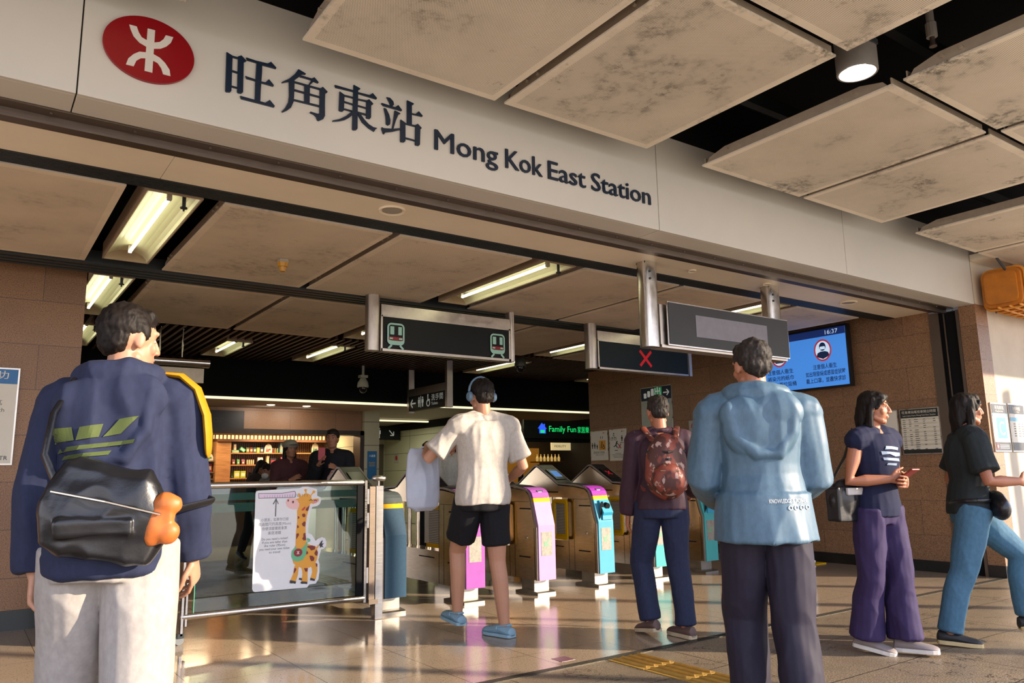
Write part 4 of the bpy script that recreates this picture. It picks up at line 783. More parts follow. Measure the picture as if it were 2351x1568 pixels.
for i, (s, wd) in enumerate((('小朋友，如果你已經', .21), ('高過間尺的高度(95cm)', .25), ('你便須要購買車票', .19), ('乘搭港鐵', .10))):
    text('lettering', s, (1.985-wd/2, -.001, .812-i*.033), FR_FRONT, .027, M_pt, t, width=wd, th=.0005)
for i, (s, wd) in enumerate((('Do you need a ticket?', .20), ('If you are taller than', .19), ('the ruler (95cm)', .16), ('you need your own ticket', .23), ('to travel', .085))):
    text('lettering', s, (1.99-wd/2, -.001, .672-i*.0245), FR_FRONT, .024, M_ink, t, width=wd, th=.0005)
polys('ruler_tick', [bar(1.90+i*.0195, 1.003+.001*i*.2, 1.90+i*.0195, .985, .0015) for i in range(18)], (0, -.002, 0), FR_FRONT, .0008, M_pt, t)
# left barrier beside the granite wall
t = thing('left_gate_post', 'pair of broad steel posts half hidden behind the man in the navy hoodie', 'post', (1.14, GY, 0))
MB().box((0, -.06, 0), (.10, .03, 1.05)).obj('post', M_steel, t, bevel=.003); MB().box((.12, -.03, .35), (.16, .03, 1.08)).obj('channel', M_steel, t)
MB().box((-.1, -.03, 1.09), (.17, .03, 1.115)).obj('cap', M_dkmet, t)
t = thing('side_barrier', 'steel and glass side barrier with a lever latch by the granite wall', 'barrier', (.60, 7.0, 0))
MB().box((0, -.03, 0), (.035, .03, 1.1)).obj('post', M_steel, t); MB().box((.075, -.03, 0), (.14, .04, 1.1)).obj('post', M_steel, t)
MB().tube([(.03, -.05, .52), (.035, -.06, .34), (.0, -.1, .26), (-.02, -.12, .20)], .014, 8).tube([(.06, -.04, .30), (.10, -.08, .22)], .018, 8).tube([(.0, -.05, .3), (.04, -.06, .25), (.07, -.08, .12)], .01, 8).obj('lever', M_steel, t, smooth=True)
MB().box((.03, -.05, .44), (.055, -.03, .50)).obj('bracket', M_steel, t)
d = V((1.12-.70, 5.95-7.0, 0)); L = d.length*.88
o = MB().box((0, -.005, .15), (L, .005, 1.0)).obj('glass_pane', m_glass('gate_glass2', (.8, .88, .86), .0), t); o.location = (.12, 0, 0); o.rotation_euler = (0, 0, math.atan2(d.y, d.x))
o = MB().tube([(0, 0, 1.06), (L, 0, 1.06)], .022, 12).obj('rail', M_steelh, t, smooth=True); o.location = (.12, 0, 0); o.rotation_euler = (0, 0, math.atan2(d.y, d.x))
# slim pole by the right wall
t = thing('barrier_pole', 'slim steel pole on a yellow foot before the right granite wall', 'pole', (8.55, 5.80, 0))
MB().cyl((0, 0, 0), (-.04, 0, 1.14), .014, 12).obj('pole', M_steel, t, smooth=True)
MB().box((-.10, -.10, 0), (.10, .10, .012)).obj('foot', M_yel, t); MB().cyl((0, 0, .012), (0, 0, .04), .03, 16).obj('collar', M_steel, t)
# ================================================================ TACTILE STRIP, floor plate
t = thing('tactile_paving', 'yellow ribbed tactile paving strip running out from the threshold', 'tactile paving', (3.33, 0, 0), 0)
M_tac = mat('tactile_yellow', 'b28a3e', .5, var=.15, nscale=20)
for k in range(7):
    y1 = 3.735-k*.31; o = MB().box((0, y1-.303, .0), (.275, y1, .004))
    for j in range(4): o.tube([(.04+j*.065, y1-.28, .005), (.04+j*.065, y1-.02, .005)], .011, 8, .5)
    o.obj('tile', M_tac, t)
tag(MB().box((3.086, 3.88, .0), (3.192, 3.985, .0015)).obj('floor_plate', mat('plate_brown', '7c5560', .3)), 'small square metal plate set in the tiled floor', 'floor plate')
# added posts, out of frame, placed to throw shadow bands on the floor
"""posts"""
M_spost = mat('shadow_post_grey', '77736d', .5)
for i, n_ in enumerate((4.55, 5.55, 6.25, 7.2, 8.3, 9.4, 10.6)):
    x = (n_+.67*1.35)/.743
    tag(MB().cyl((x, -1.35, 0), (x, -1.35, 3.9), (.06, .09, .05, .08, .07, .09, .06)[i], 16).obj('shadow_post', M_spost), 'unseen grey post added to cast a shadow band on the floor', 'post', 'shadow posts')
# ================================================================ SHOP
M_oak = m_wood('oak_shelf', 'b0814f', '8f6238', (1, 1, 8)); M_oakd = m_wood('oak_dark', '6b4425', '54341c', (8, 1, 1))
M_glow = mat('shop_glow', (1, .50, .18), .5, emit=1.1, var=0)
t = thing('shop_sign', 'black shop sign with thin dark lettering above the shelves', 'sign', (2.70, 12.96, 1.935))
MB().box((0, 0, 0), (1.06, .04, .30)).obj('panel', mat('sign_flat_black', '15161a', .5), t)
text('lettering', 're flavor', (.12, 0, .10), FR_FRONT, .17, mat('sign_ghost', '2c2b2b', .5), t, width=.62, th=.001)
# shelving unit
t = thing('shop_shelving', 'oak display shelving behind the granite bulkhead', 'shelving', (0, 14.65, 0))
MB().box((3.98, .2, 0), (5.95, .24, 1.83)).obj('back_panel', M_oakd, t)
mb = MB(); x = 4.0
while x < 5.9: mb.box((x, .185, .9), (x+.02, .2, 1.82)); x += .04
mb.obj('back_slats', M_oak, t)
for z in (1.58, 1.365, 1.125): MB().box((3.99, -.12, z), (5.9, .2, z+.022)).obj('shelf', M_oak, t)
MB().box((3.74, -.14, 0), (4.0, .2, 1.80)).obj('side_panel', M_oak, t)
MB().box((3.74, -.2, 1.80), (5.9, .2, 1.84)).obj('cornice', M_oakd, t)
MB().box((3.74, .05, 1.86), (5.9, .1, 1.93)).obj('light_cove', M_glow, t)
mb = MB(); x = 3.74
while x < 5.9: mb.box((x, .0, 1.84), (x+.018, .03, 1.95)); x += .07
mb.obj('cove_slats', M_oakd, t)
t = thing('shop_cabinet', 'dark shop cabinet with lit shelves left of the oak shelving', 'shelving', (2.99, 14.7, 0))
MB().box((-.2, .2, 0), (.74, .24, 1.8)).obj('back_panel', mat('cabinet_dark', '201610', .5), t)
for z in (1.445, 1.245, 1.125): MB().box((-.2, -.12, z), (.74, .2, z+.018)).obj('shelf', mat('cabinet_shelf', '6a5a48', .4), t)
M_wt = N('white_wall_tiles'); _v = M_wt.coord(); _br = M_wt.n('TexBrick'); _s = M_wt.n('SeparateXYZ'); _c = M_wt.n('CombineXYZ'); M_wt.l(_v, _s.inputs[0]); M_wt.l(_s.outputs[1], _c.inputs[0]); M_wt.l(_s.outputs[2], _c.inputs[1]); M_wt.l(_c.outputs[0], _br.inputs[0])
_br.inputs['Scale'].default_value = 1; _br.inputs['Brick Width'].default_value = .2; _br.inputs['Row Height'].default_value = .07; _br.inputs['Mortar Size'].default_value = .003; _br.inputs['Color1'].default_value = (*hexc('d8cdb0'), 1); _br.inputs['Color2'].default_value = (*hexc('cfc4a8'), 1); _br.inputs['Mortar'].default_value = (*hexc('8f8168'), 1)
M_wt = M_wt.set(_br.outputs[0], .3)
struct('wall_shop_side', MB().box((5.92, 13.25, 0), (5.98, 15.2, 2.3)), M_wt)
struct('wall_shop_rear', MB().box((.76, 14.95, 0), (5.98, 15.05, 2.3)), mat('shop_rear', '4a3322', .6))
struct('ceiling_shop', MB().box((.76, 13.2, 2.0), (5.9, 15.0, 2.04)), mat('shop_ceiling', '8f7a60', .6))
for i, x in enumerate((3.4, 4.5, 5.4)):
    l = bpy.data.lights.new('shop_lamp', 'AREA'); l.energy = 9; l.color = (1, .72, .42); l.size = .5; o = bpy.data.objects.new('shop_lamp', l); C.objects.link(o); o.location = (x, 14.1, 1.98)
    tag(MB().cyl((x, 14.1, 1.985), (x, 14.1, 2.0), .07, 16).obj('shop_downlight', mat('shop_lamp_glow', (1, .75, .45), .5, emit=4, var=0)), 'round shop ceiling light above the shelves, %s' % ('left', 'middle', 'right')[i], 'ceiling light', 'shop ceiling lights')
# two slits of light under the shop front head
def item(kind, name, label, cat, x0, z0, x1, z1, col, y=14.58, d=.09, col2=None, rot=0, grp='goods on the shop shelves'):
    t = thing(name, label, cat, ((x0+x1)/2, y, z0), 0, grp); w = x1-x0; h = z1-z0; m = mat('pack_'+col, col, .45, var=.06)
    if kind == 'box':
        o = MB().box((-w/2, 0, 0), (w/2, d, h)).obj('carton', m, t, bevel=.003); MB().box((-w*.36, -.001, h*.25), (w*.36, 0, h*.7)).obj('print', mat('pack_'+(col2 or 'c9b48a'), col2 or 'c9b48a', .5), t)
        if rot: t.rotation_euler = (0, rot, 0); t.location.z += .02
    elif kind == 'jar':
        MB().lathe((0, .03, 0), [(.0, 0), (w*.48, 0), (w*.48, h*.72), (w*.4, h*.8), (0, h*.8)], 14).obj('jar', m, t, smooth=True)
        MB().lathe((0, .03, h*.8), [(0, 0), (w*.42, 0), (w*.42, h*.2), (0, h*.2)], 14).obj('lid', mat('jar_lid', 'b9a27a', .4), t)
    elif kind == 'bag':
        MB().loft([[(a*w/2, .03+b*.03, 0) for a, b in ((-1, -1), (1, -1), (1, 1), (-1, 1))], [(a*w/2, .03+b*.03, h*.6) for a, b in ((-1, -1), (1, -1), (1, 1), (-1, 1))], [(a*w/2*.96, .03+b*.004, h) for a, b in ((-1, -1), (1, -1), (1, 1), (-1, 1))]]).obj('pouch', m, t)
        MB().box((-w*.3, -.003, h*.2), (w*.3, 0, h*.5)).obj('label', mat('pack_'+(col2 or 'd6c9a8'), col2 or 'd6c9a8', .5), t)
    elif kind == 'card':
        polys('board', [[(w*(a-.5), h*b) for a, b in ((0, 0), (1, 0), (1, .45), (.85, .8), (.5, 1), (.15, .8), (0, .45))]], (0, .01, 0), FR_FRONT, .01, m, t)
        polys('picture', [[(w*(a-.5), h*b) for a, b in ((.2, .1), (.45, .1), (.33, .6))], circ(w*.2, h*.35, w*.12, n=12), rrect(-w*.05, h*.1, w*.08, h*.4, .002)], (0, 0, 0), FR_FRONT, .002, mat('pack_'+(col2 or 'b03a3a'), col2 or 'b03a3a', .5), t)
    elif kind == 'tree':
        MB().lathe((0, .03, 0), [(0, 0), (w*.5, h*.08), (w*.2, h*.5), (w*.3, h*.5), (.003, h)], 10).obj('foliage', m, t); MB().cyl((0, .03, 0), (0, .03, h*.1), .008, 8).obj('stem', M_oakd, t)
    return t
IT = [('box', 'gift_box', 'pale green flat box at the left end of the top oak shelf', 'box', 4.035, 1.602, 4.16, 1.650, '7fc29a', None, 0), ('box', 'gift_box', 'small white box standing on the pale green box', 'box', 4.064, 1.653, 4.111, 1.758, 'd5d0b8', None, 0),
('box', 'gift_box', 'green box leaning at an angle on the top oak shelf', 'box', 4.16, 1.615, 4.26, 1.675, '5fb58a', 'd5d0b8', .6),
('box', 'tea_tin', 'olive tin, leftmost of five on the top shelf', 'tin', 4.292, 1.602, 4.348, 1.70, '5c6436', None, 0), ('box', 'tea_tin', 'dark red tin on the top shelf', 'tin', 4.357, 1.602, 4.413, 1.70, '7a1f24', None, 0), ('box', 'tea_tin', 'dark teal tin in the middle of five tins', 'tin', 4.422, 1.602, 4.479, 1.70, '24505c', None, 0), ('box', 'tea_tin', 'yellow tin on the top shelf', 'tin', 4.488, 1.602, 4.541, 1.70, 'c9b02a', None, 0), ('box', 'tea_tin', 'navy tin, rightmost of five on the top shelf', 'tin', 4.55, 1.602, 4.608, 1.70, '2b3a6b', None, 0),
('card', 'display_card', 'white and red festive card on the top shelf', 'card', 4.625, 1.602, 4.773, 1.777, 'dccfc0', 'b03a3a', 0),
('jar', 'jar', 'small red jar right of the festive card', 'jar', 4.787, 1.602, 4.813, 1.69, '8c2a2a', None, 0), ('jar', 'jar', 'small tan jar in the middle of three on the top shelf', 'jar', 4.824, 1.602, 4.852, 1.69, 'a88a5a', None, 0), ('jar', 'jar', 'small green jar, rightmost of three on the top shelf', 'jar', 4.863, 1.602, 4.898, 1.69, '6b8a4a', None, 0),
('box', 'gift_box', 'tall light blue box behind the woman in the cap', 'box', 4.925, 1.602, 4.975, 1.787, '7fb0b8', None, 0), ('box', 'gift_box', 'white box with red print right of the tall blue box', 'box', 4.985, 1.602, 5.144, 1.684, 'd8cdb8', 'b8382a', 0), ('box', 'gift_box', 'light blue box tilted on top of the white red box', 'box', 5.02, 1.69, 5.10, 1.77, '8fb8cc', None, .5),
('card', 'display_card', 'festive tree card at the right end of the top shelf', 'card', 5.541, 1.602, 5.681, 1.80, 'cdbfa8', '2f6a48', 0),
('bag', 'snack_pouch', 'dark red pouch at the left of the middle shelf', 'pouch', 4.044, 1.387, 4.1, 1.488, '6b1c28', None, 0), ('bag', 'snack_pouch', 'green pouch on the middle shelf', 'pouch', 4.132, 1.387, 4.183, 1.488, '3f7a3a', None, 0), ('bag', 'snack_pouch', 'burgundy pouch on the middle shelf', 'pouch', 4.215, 1.387, 4.277, 1.488, '6e2038', None, 0)]
for i in range(4): IT.append(('jar', 'jar', 'pale jar on the middle shelf, %s of a row of four' % ('first', 'second', 'third', 'last')[i], 'jar', 4.312+i*.037, 1.387, 4.34+i*.037, 1.48, 'b7ab84', None, 0))
IT += [('bag', 'paper_sack', 'white paper sack on the middle shelf above the seated woman', 'bag', 4.513, 1.387, 4.61, 1.52, 'd8d4c8', None, 0), ('box', 'gift_box', 'tall beige box on the middle shelf', 'box', 4.678, 1.387, 4.722, 1.544, 'cdbb8f', None, 0), ('box', 'gift_box', 'dark box with blue and red print on the middle shelf', 'box', 4.745, 1.387, 4.859, 1.503, '2c2630', '9c3a44', 0),
('bag', 'snack_pouch', 'pink pouch, leftmost of three on the middle shelf', 'pouch', 4.947, 1.39, 5.011, 1.527, 'c4506a', None, 0), ('bag', 'snack_pouch', 'pink pouch, middle of three on the middle shelf', 'pouch', 5.026, 1.39, 5.087, 1.527, 'd05a70', None, 0), ('bag', 'snack_pouch', 'red pouch, rightmost of three on the middle shelf', 'pouch', 5.1, 1.39, 5.161, 1.527, 'b83a4a', None, 0),
('tree', 'toy_tree', 'tiny decorated tree on the lowest oak shelf', 'decoration', 4.03, 1.148, 4.085, 1.27, '2f5236', None, 0), ('box', 'gift_box', 'yellow green box, left of two on the lowest shelf', 'box', 4.09, 1.148, 4.192, 1.274, 'b9c23a', 'd8d4c8', 0), ('box', 'gift_box', 'yellow green box, right of two on the lowest shelf', 'box', 4.205, 1.148, 4.297, 1.272, 'a8b53a', 'e0dcc0', 0),
('box', 'gift_box', 'red box behind the till', 'box', 4.538, 1.148, 4.59, 1.26, 'b8402f', None, 0), ('card', 'display_card', 'white lettered card behind the woman in the cap', 'card', 4.972, 1.148, 5.064, 1.315, 'd8d0c0', '2c2630', 0)]
for k in IT: item(k[0], k[1], k[2], k[3], k[4], k[5], k[6], k[7], k[8], col2=k[9], rot=k[10])
IL = [('card', 'toy_house', 'small white toy house on top of the cabinet goods', 'decoration', 3.422, 1.62, 3.494, 1.712, 'd8cdbb', 'a83a2a'), ('box', 'gift_box', 'white red printed box, left of three in the dark cabinet', 'box', 3.392, 1.467, 3.434, 1.619, 'd8d0c8', 'b8382a'), ('box', 'gift_box', 'white red printed box, middle of three in the dark cabinet', 'box', 3.448, 1.467, 3.493, 1.619, 'd8d0c8', 'b8382a'), ('box', 'gift_box', 'white red printed box, right of three in the dark cabinet', 'box', 3.505, 1.467, 3.551, 1.619, 'd8d0c8', 'b8382a'),
('card', 'display_card', 'fan shaped festive card in the dark cabinet', 'card', 3.574, 1.466, 3.732, 1.601, 'c9bfa8', '3a7a4a'), ('box', 'noodle_box', 'black and red noodle box, left of two in the dark cabinet', 'box', 3.515, 1.265, 3.596, 1.411, '7a1f1f', 'b9a88a'), ('box', 'noodle_box', 'black and red noodle box, right of two in the dark cabinet', 'box', 3.611, 1.265, 3.719, 1.41, '8a2320', 'b9a88a'), ('box', 'gift_box', 'low golden box, left of two at the bottom of the cabinet', 'box', 3.521, 1.145, 3.586, 1.207, '9c7a2a', None), ('box', 'gift_box', 'low golden box, right of two at the bottom of the cabinet', 'box', 3.612, 1.145, 3.716, 1.205, 'a8842f', None)]
for k in IL: item(k[0], k[1], k[2], k[3], k[4], k[5], k[6], k[7], k[8], col2=k[9], y=14.66)
mb = MB(); rg = random.Random(5)
for i in range(60):
    a = rg.uniform(0, 1); c = V((3.42+a*.2, 14.6+rg.uniform(-.02, .02), 1.74+rg.uniform(-.03, .03)+.03*sin(a*6))); d = V((rg.uniform(-1, 1), rg.uniform(-1, 1), rg.uniform(-1, 1))).normalized()*.03; mb.cyl(c-d, c+d, .004, 5)
tag(mb.obj('garland', mat('garland_green', '2b4a2c', .7)), 'dark green festive garland hanging at the top of the cabinet', 'garland')
# till and counter
t = thing('shop_counter', 'oak shop counter before the shelves', 'counter', (3.0, 13.9, 0)); MB().box((0, 0, 0), (2.5, .5, .98)).obj('body', M_oakd, t); MB().box((-.02, -.03, .98), (2.52, .52, 1.01)).obj('worktop', M_oak, t)
t = thing('till', 'black till screen standing on the shop counter', 'till', (4.20, 14.1, 1.01)); MB().prism([(0, 0), (.16, 0), (.12, .2), (.03, .24)], (0, .08, 0), (1, 0, 0), (0, 0, 1), .02).obj('display', M_black, t); MB().box((.0, -.05, 0), (.16, .1, .03)).obj('base', M_black, t)
# column banner
t = thing('column_banner', 'narrow blue banner on the tiled column', 'banner', (5.94, 12.89, 1.08)); MB().box((0, 0, 0), (.18, .008, .50)).obj('sheet', mat('banner_blue', '1f6fa8', .5), t)
text('lettering', '八達通', (.03, 0, .40), FR_FRONT, .045, M_sgw, t, width=.12); polys('caption_line', [bar(.03, .30-i*.03, .15, .30-i*.03, .008) for i in range(3)], (0, 0, 0), FR_FRONT, .001, M_yel, t)
# corridor tube, sign, door
tag(MB().box((6.5, 15.97, 2.36), (8.9, 16.03, 2.395)).obj('corridor_light', M_tubeL), 'thin strip light across the rear corridor ceiling', 'light')
t = thing('direction_sign', 'small dark sign with a person symbol and an arrow in the rear corridor', 'sign', (8.0, 17.5, 2.02)); MB().box((.2, 0, 0), (.95, .05, .34)).obj('panel', M_panelk, t)
polys('symbol', man(.36, .04, .26)+arrow(.70, .17, .09, -45), (0, 0, 0), FR_FRONT, .002, M_sgw, t)
for i, y in enumerate((17.8, 17.1)):
    t = thing('small_warning_plate', 'small %s warning plate on the corridor tiles' % ('red ringed', 'yellow triangle')[i], 'notice', (8.998, y, 1.45)); MB().box((-.006, -.12, 0), (0, .12, .22)).obj('plate', MATS['plate_grey'], t); polys('mark', [circ(0, .13, .06)] if i == 0 else [[(-.07, .08), (.07, .08), (0, .19)]], (-.006, 0, 0), FR_RIGHT, .002, M_inkred if i == 0 else M_yel, t)
# home goods shop at the right rear
t = thing('home_shop_sign', 'green lit shop sign with a blue house beside the word Family', 'sign', (9.42, 12.9, 1.86))
MB().box((0, 0, 0), (2.6, .1, .37)).obj('panel', mat('shopsign_dark', '2f3a34', .45), t); MB().box((-.03, -.01, -.02), (0, .1, .38)).obj('edge', M_steel, t)
M_grn = mat('neon_green', (.01, .60, .13), .4, emit=.55, var=0); M_bluel = mat('neon_blue', (.03, .10, .85), .4, emit=.5, var=0)
text('lettering', 'Family Fun', (.66, 0, .14), FR_FRONT, .175, M_grn, t, width=.74, bold=.005); text('lettering', '家居樂', (1.44, 0, .135), FR_FRONT, .15, M_grn, t, width=.33)
polys('house', [[(.36, .20), (.47, .32), (.52, .27), (.52, .30), (.55, .30), (.55, .24), (.60, .20), (.57, .20), (.57, .10), (.40, .10), (.40, .20)]], (0, 0, 0), FR_FRONT, .004, M_bluel, t)
polys('house_letters', [rrect(.43, .11, .54, .17, .005)], (0, -.004, 0), FR_FRONT, .002, M_grn, t)
t = thing('home_goods_shop', 'dark home goods shop front with a lit shelf at the right rear', 'shop front', (9.4, 13.0, 0))
MB().box((0, 0, 1.78), (3.0, .1, 1.86)).box((0, 0, 0), (.06, .1, 1.8)).obj('frame', M_dkmet, t); MB().box((0, 2.6, 0), (3.0, 2.7, 2.3)).obj('back_wall', mat('shop_brown', '3a2a18', .6), t)
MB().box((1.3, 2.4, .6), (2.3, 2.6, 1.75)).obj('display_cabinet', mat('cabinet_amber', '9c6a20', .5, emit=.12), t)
t = thing('shop_light_box', 'cream lettered light box inside the home goods shop', 'sign', (12.32-.02, 15.0, 1.69)); MB().box((-.5, 0, 0), (.09, .06, .2)).obj('box', mat('lightbox_cream', 'd0bd8a', .4, emit=.35, var=0), t); text('lettering', 'FIDELITY', (-.42, 0, .07), FR_FRONT, .08, M_ink, t, width=.36)
for i in range(7):
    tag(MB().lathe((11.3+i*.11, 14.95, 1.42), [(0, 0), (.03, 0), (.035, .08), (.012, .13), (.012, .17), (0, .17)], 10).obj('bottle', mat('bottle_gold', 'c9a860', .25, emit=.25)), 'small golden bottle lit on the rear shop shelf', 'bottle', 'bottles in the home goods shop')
tag(MB().box((11.2, 14.9, 1.39), (12.1, 15.1, 1.42)).obj('bottle_shelf', M_oakd), 'dark shelf carrying the golden bottles', 'shelf')
for x, y, z, e, c in ((7.6, 16, 2.3, 14, (1, 1, .8)), (11, 14.6, 2.2, 4, (1, .8, .5))):
    l = bpy.data.lights.new('rear_lamp', 'AREA'); l.energy = e; l.color = c; l.size = 1.2; o = bpy.data.objects.new('rear_lamp', l); C.objects.link(o); o.location = (x, y, z)
for x in (3.98, 4.57):
    tag(MB().cyl((x, 12.3, 2.283), (x, 12.3, 2.29), .06, 16).obj('bulkhead_downlight', mat('shop_lamp_glow', (1, .75, .45), .5, emit=4, var=0)), 'small downlight under the ceiling board before the granite, %s' % ('left' if x < 4.2 else 'right'), 'ceiling light')
    l = bpy.data.lights.new('spot', 'AREA'); l.energy = 3; l.color = (1, .85, .7); l.size = .3; o = bpy.data.objects.new('spot', l); C.objects.link(o); o.location = (x, 12.5, 2.27); o.rotation_euler = (rad(30), 0, 0)
# ================================================================ PEOPLE
def nz(v): return V(v).normalized()
class Pose:
    """joints in the person's own frame: faces +Y, right hand on +X, feet on z = 0"""
    def __init__(s, H=1.75, lean=(0, .04), twist=0, female=False, armL=((-.15, .05, -1), (-.05, .3, -1)), armR=((.15, .05, -1), (.05, .3, -1)),
                 legL=((-.03, .2, -1), (0, -.05, -1), 0), legR=((.03, -.2, -1), (0, -.4, -1), 25), head=(0, 0, 0), palmL=None, palmR=None, curl=25, wide=1.):
        k = s.k = H/1.75; s.female = female; s.H = H; s.curl = curl
        P = V((0, 0, 0)); s.hip = {}; s.knee = {}; s.ank = {}; s.foot = {}
        for sd, L in ((-1, legL), (1, legR)):
            h = P+V((sd*.088*k, 0, -.03*k)); kn = h+nz(L[0])*.415*k; an = kn+nz(L[1])*.40*k
            s.hip[sd], s.knee[sd], s.ank[sd] = h, kn, an; s.foot[sd] = (rad(L[2]), rad(L[3]) if len(L) > 3 else rad(sd*8))
        low = min(a.z-.078*k-(.12*k*sin(s.foot[sd][0]) if s.foot[sd][0] > 0 else 0) for sd, a in s.ank.items())
        for d in (s.hip, s.knee, s.ank):
            for q in d: d[q] = d[q]-V((0, 0, low))
        s.P = P-V((0, 0, low)); s.up = nz((lean[0], lean[1], 1)); s.neck = s.P+s.up*.505*k
        tw = Matrix.Rotation(-rad(twist), 3, 'Z'); s.tw = tw
        w = (.165 if female else .185)*k*wide; s.sh = {}; s.el = {}; s.wr = {}; s.fd = {}
        for sd, A in ((-1, armL), (1, armR)):
            a = s.neck+tw @ V((sd*w, 0, -.055*k)); e = a+nz(A[0])*.285*k; r = e+nz(A[1])*.25*k
            s.sh[sd], s.el[sd], s.wr[sd], s.fd[sd] = a, e, r, nz(A[1])
        s.palm = {-1: palmL, 1: palmR}
        s.hR = Matrix.Rotation(-rad(head[0]), 3, 'Z') @ Matrix.Rotation(rad(head[1]), 3, 'X') @ Matrix.Rotation(rad(head[2]), 3, 'Y')
        s.hc = s.neck+V((0, .025*k, .055*k))+s.hR @ V((0, .0, .105*k))
def torso(mb, J, t0, t1, off=0, n=20, belly=0):
    k = J.k; T = [(-.22, .150, .105), (-.05, .168, .118), (.1, .160, .112), (.25, .145, .103), (.42, .138, .102), (.6, .155, .115), (.78, .168, .118), (.9, .160, .102), (.97, .115, .082), (1.04, .066, .062)]
    if J.female: T = [(t, a*(.86 if .2 < t < .5 else .93), b*(.92 if t < .55 else .98)) for t, a, b in T]
    def smp(t):
        for i in range(len(T)-1):
            if T[i][0] <= t <= T[i+1][0]:
                f = (t-T[i][0])/(T[i+1][0]-T[i][0]); return [T[i][j]*(1-f)+T[i+1][j]*f for j in (1, 2)]
        return T[0][1:] if t < T[0][0] else T[-1][1:]
    R = []; m = 12
    for i in range(m+1):
        t = t0+(t1-t0)*i/m; a, b = smp(t); c = J.P+(J.neck-J.P)*t+V((0, -.012*k if t < .3 else 0, 0)); f = max(0, min(1, (t-.3)/.4))
        Q = Matrix.Rotation(0, 3, 'Z').lerp(J.tw, f) if True else J.tw
        a = a*k+off; b = b*k+off*(1+belly)
        R.append([c+Q @ V((cos(2*pi*q/n)*a*(1 if abs(sin(2*pi*q/n)) > .01 else 1), sin(2*pi*q/n)*b, 0)) for q in range(n)])
    mb.loft(R)
    if t1 > .85:
        for sd in (-1, 1): mb.tube([J.neck+J.tw @ V((sd*.05*k, 0, -.03*k)), J.sh[sd]], [.062*k+off, .058*k+off], 12)
def arm(mb, J, sd, r, off=0, end=1., start=0.):
    """r = (shoulder, elbow, wrist) radii; end 1 = elbow, 2 = wrist"""
    k = J.k; a, e, w_ = J.sh[sd], J.el[sd], J.wr[sd]
    pts = [a, a.lerp(e, .5), e] if end >= 1 else [a, a.lerp(e, end/2), a.lerp(e, end)]
    rs = [r[0]*k+off, (r[0]*.55+r[1]*.45)*k+off, r[1]*k+off]
    if end < 1: rs = [r[0]*k+off, r[0]*k+off, (r[0]+(r[1]-r[0])*end)*k+off*1.25]
    if end > 1: f = end-1; pts += [e.lerp(w_, f*.4), e.lerp(w_, f)]; rs += [r[1]*k*1.03+off, (r[1]+(r[2]-r[1])*f)*k+off]
    c0 = mb.cap; mb.cap = 1 if off == 0 else .12; mb.tube(pts, rs, 14); mb.cap = c0
def leg(mb, J, sd, r, off=0, end=2., flare=0):
    k = J.k; h, kn, an = J.hip[sd], J.knee[sd], J.ank[sd]
    pts = [h+V((0, 0, .03*k)), h.lerp(kn, .5*min(1, end)), h.lerp(kn, min(1, end))]; rs = [r[0]*k+off, (r[0]*.6+r[1]*.4)*k+off, (r[0]+(r[1]-r[0])*min(1, end))*k+off]
    if end > 1:
        f = end-1; c = kn.lerp(an, .3*f); b = V((0, -.012*k, 0)); pts += [c+b, kn.lerp(an, .65*f)+b*.5, kn.lerp(an, f)]; rs += [r[2]*k+off, (r[2]*.6+r[3]*.4)*k+off+flare*.5, r[3]*k+off+flare]
    c0 = mb.cap; mb.cap = 1 if off == 0 else .12; mb.tube(pts, rs, 16); mb.cap = c0
def hand(mb, J, sd, k=None):
    k = k or J.k; w_ = J.wr[sd]; d = J.fd[sd]; n = J.palm[sd]
    n = nz(n) if n is not None else V((-sd, 0, .1)); n = (n-d*n.dot(d)).normalized(); t = d.cross(n)*(-sd if True else 1)
    if J.palm[sd] is None and t.y < 0: t = -t
    R = []
    for f, a, b in ((-.15, .024, .02), (.0, .025, .018), (.3, .033, .016), (.7, .040, .015), (1.0, .039, .012), (1.08, .034, .008)):
        c = w_+d*(.088*k*f); R.append([c+t*(cos(2*pi*q/12)*a*k)+n*(sin(2*pi*q/12)*b*k) for q in range(12)])
    mb.loft(R); th = rad(J.curl)
    for i, L in enumerate((.072, .08, .075, .06)):
        p = w_+d*(.082*k)+t*((.030-.0205*i)*k); dd = (d+t*(.07*(1.4-i))).normalized(); pts = [p]; a = th*(.6+.15*i)
        for q in (.46, .30, .24):
            dd = (dd*cos(a)+n*sin(a)); dd = dd.normalized(); pts.append(pts[-1]+dd*(L*q*k)); n2 = n
            a = th
        mb.tube(pts, [.0085*k, .0082*k, .0075*k, .0065*k], 8)
    p = w_+d*.02*k+t*.022*k; dd = (d*.65+t*.7+n*.35).normalized(); p2 = p+dd*.042*k; d3 = (d*.9+t*.25+n*.35).normalized()
    mb.tube([p, p2, p2+d3*.03*k, p2+d3*.03*k+(d3+n*.2).normalized()*.022*k], [.014*k, .011*k, .0095*k, .008*k], 8)
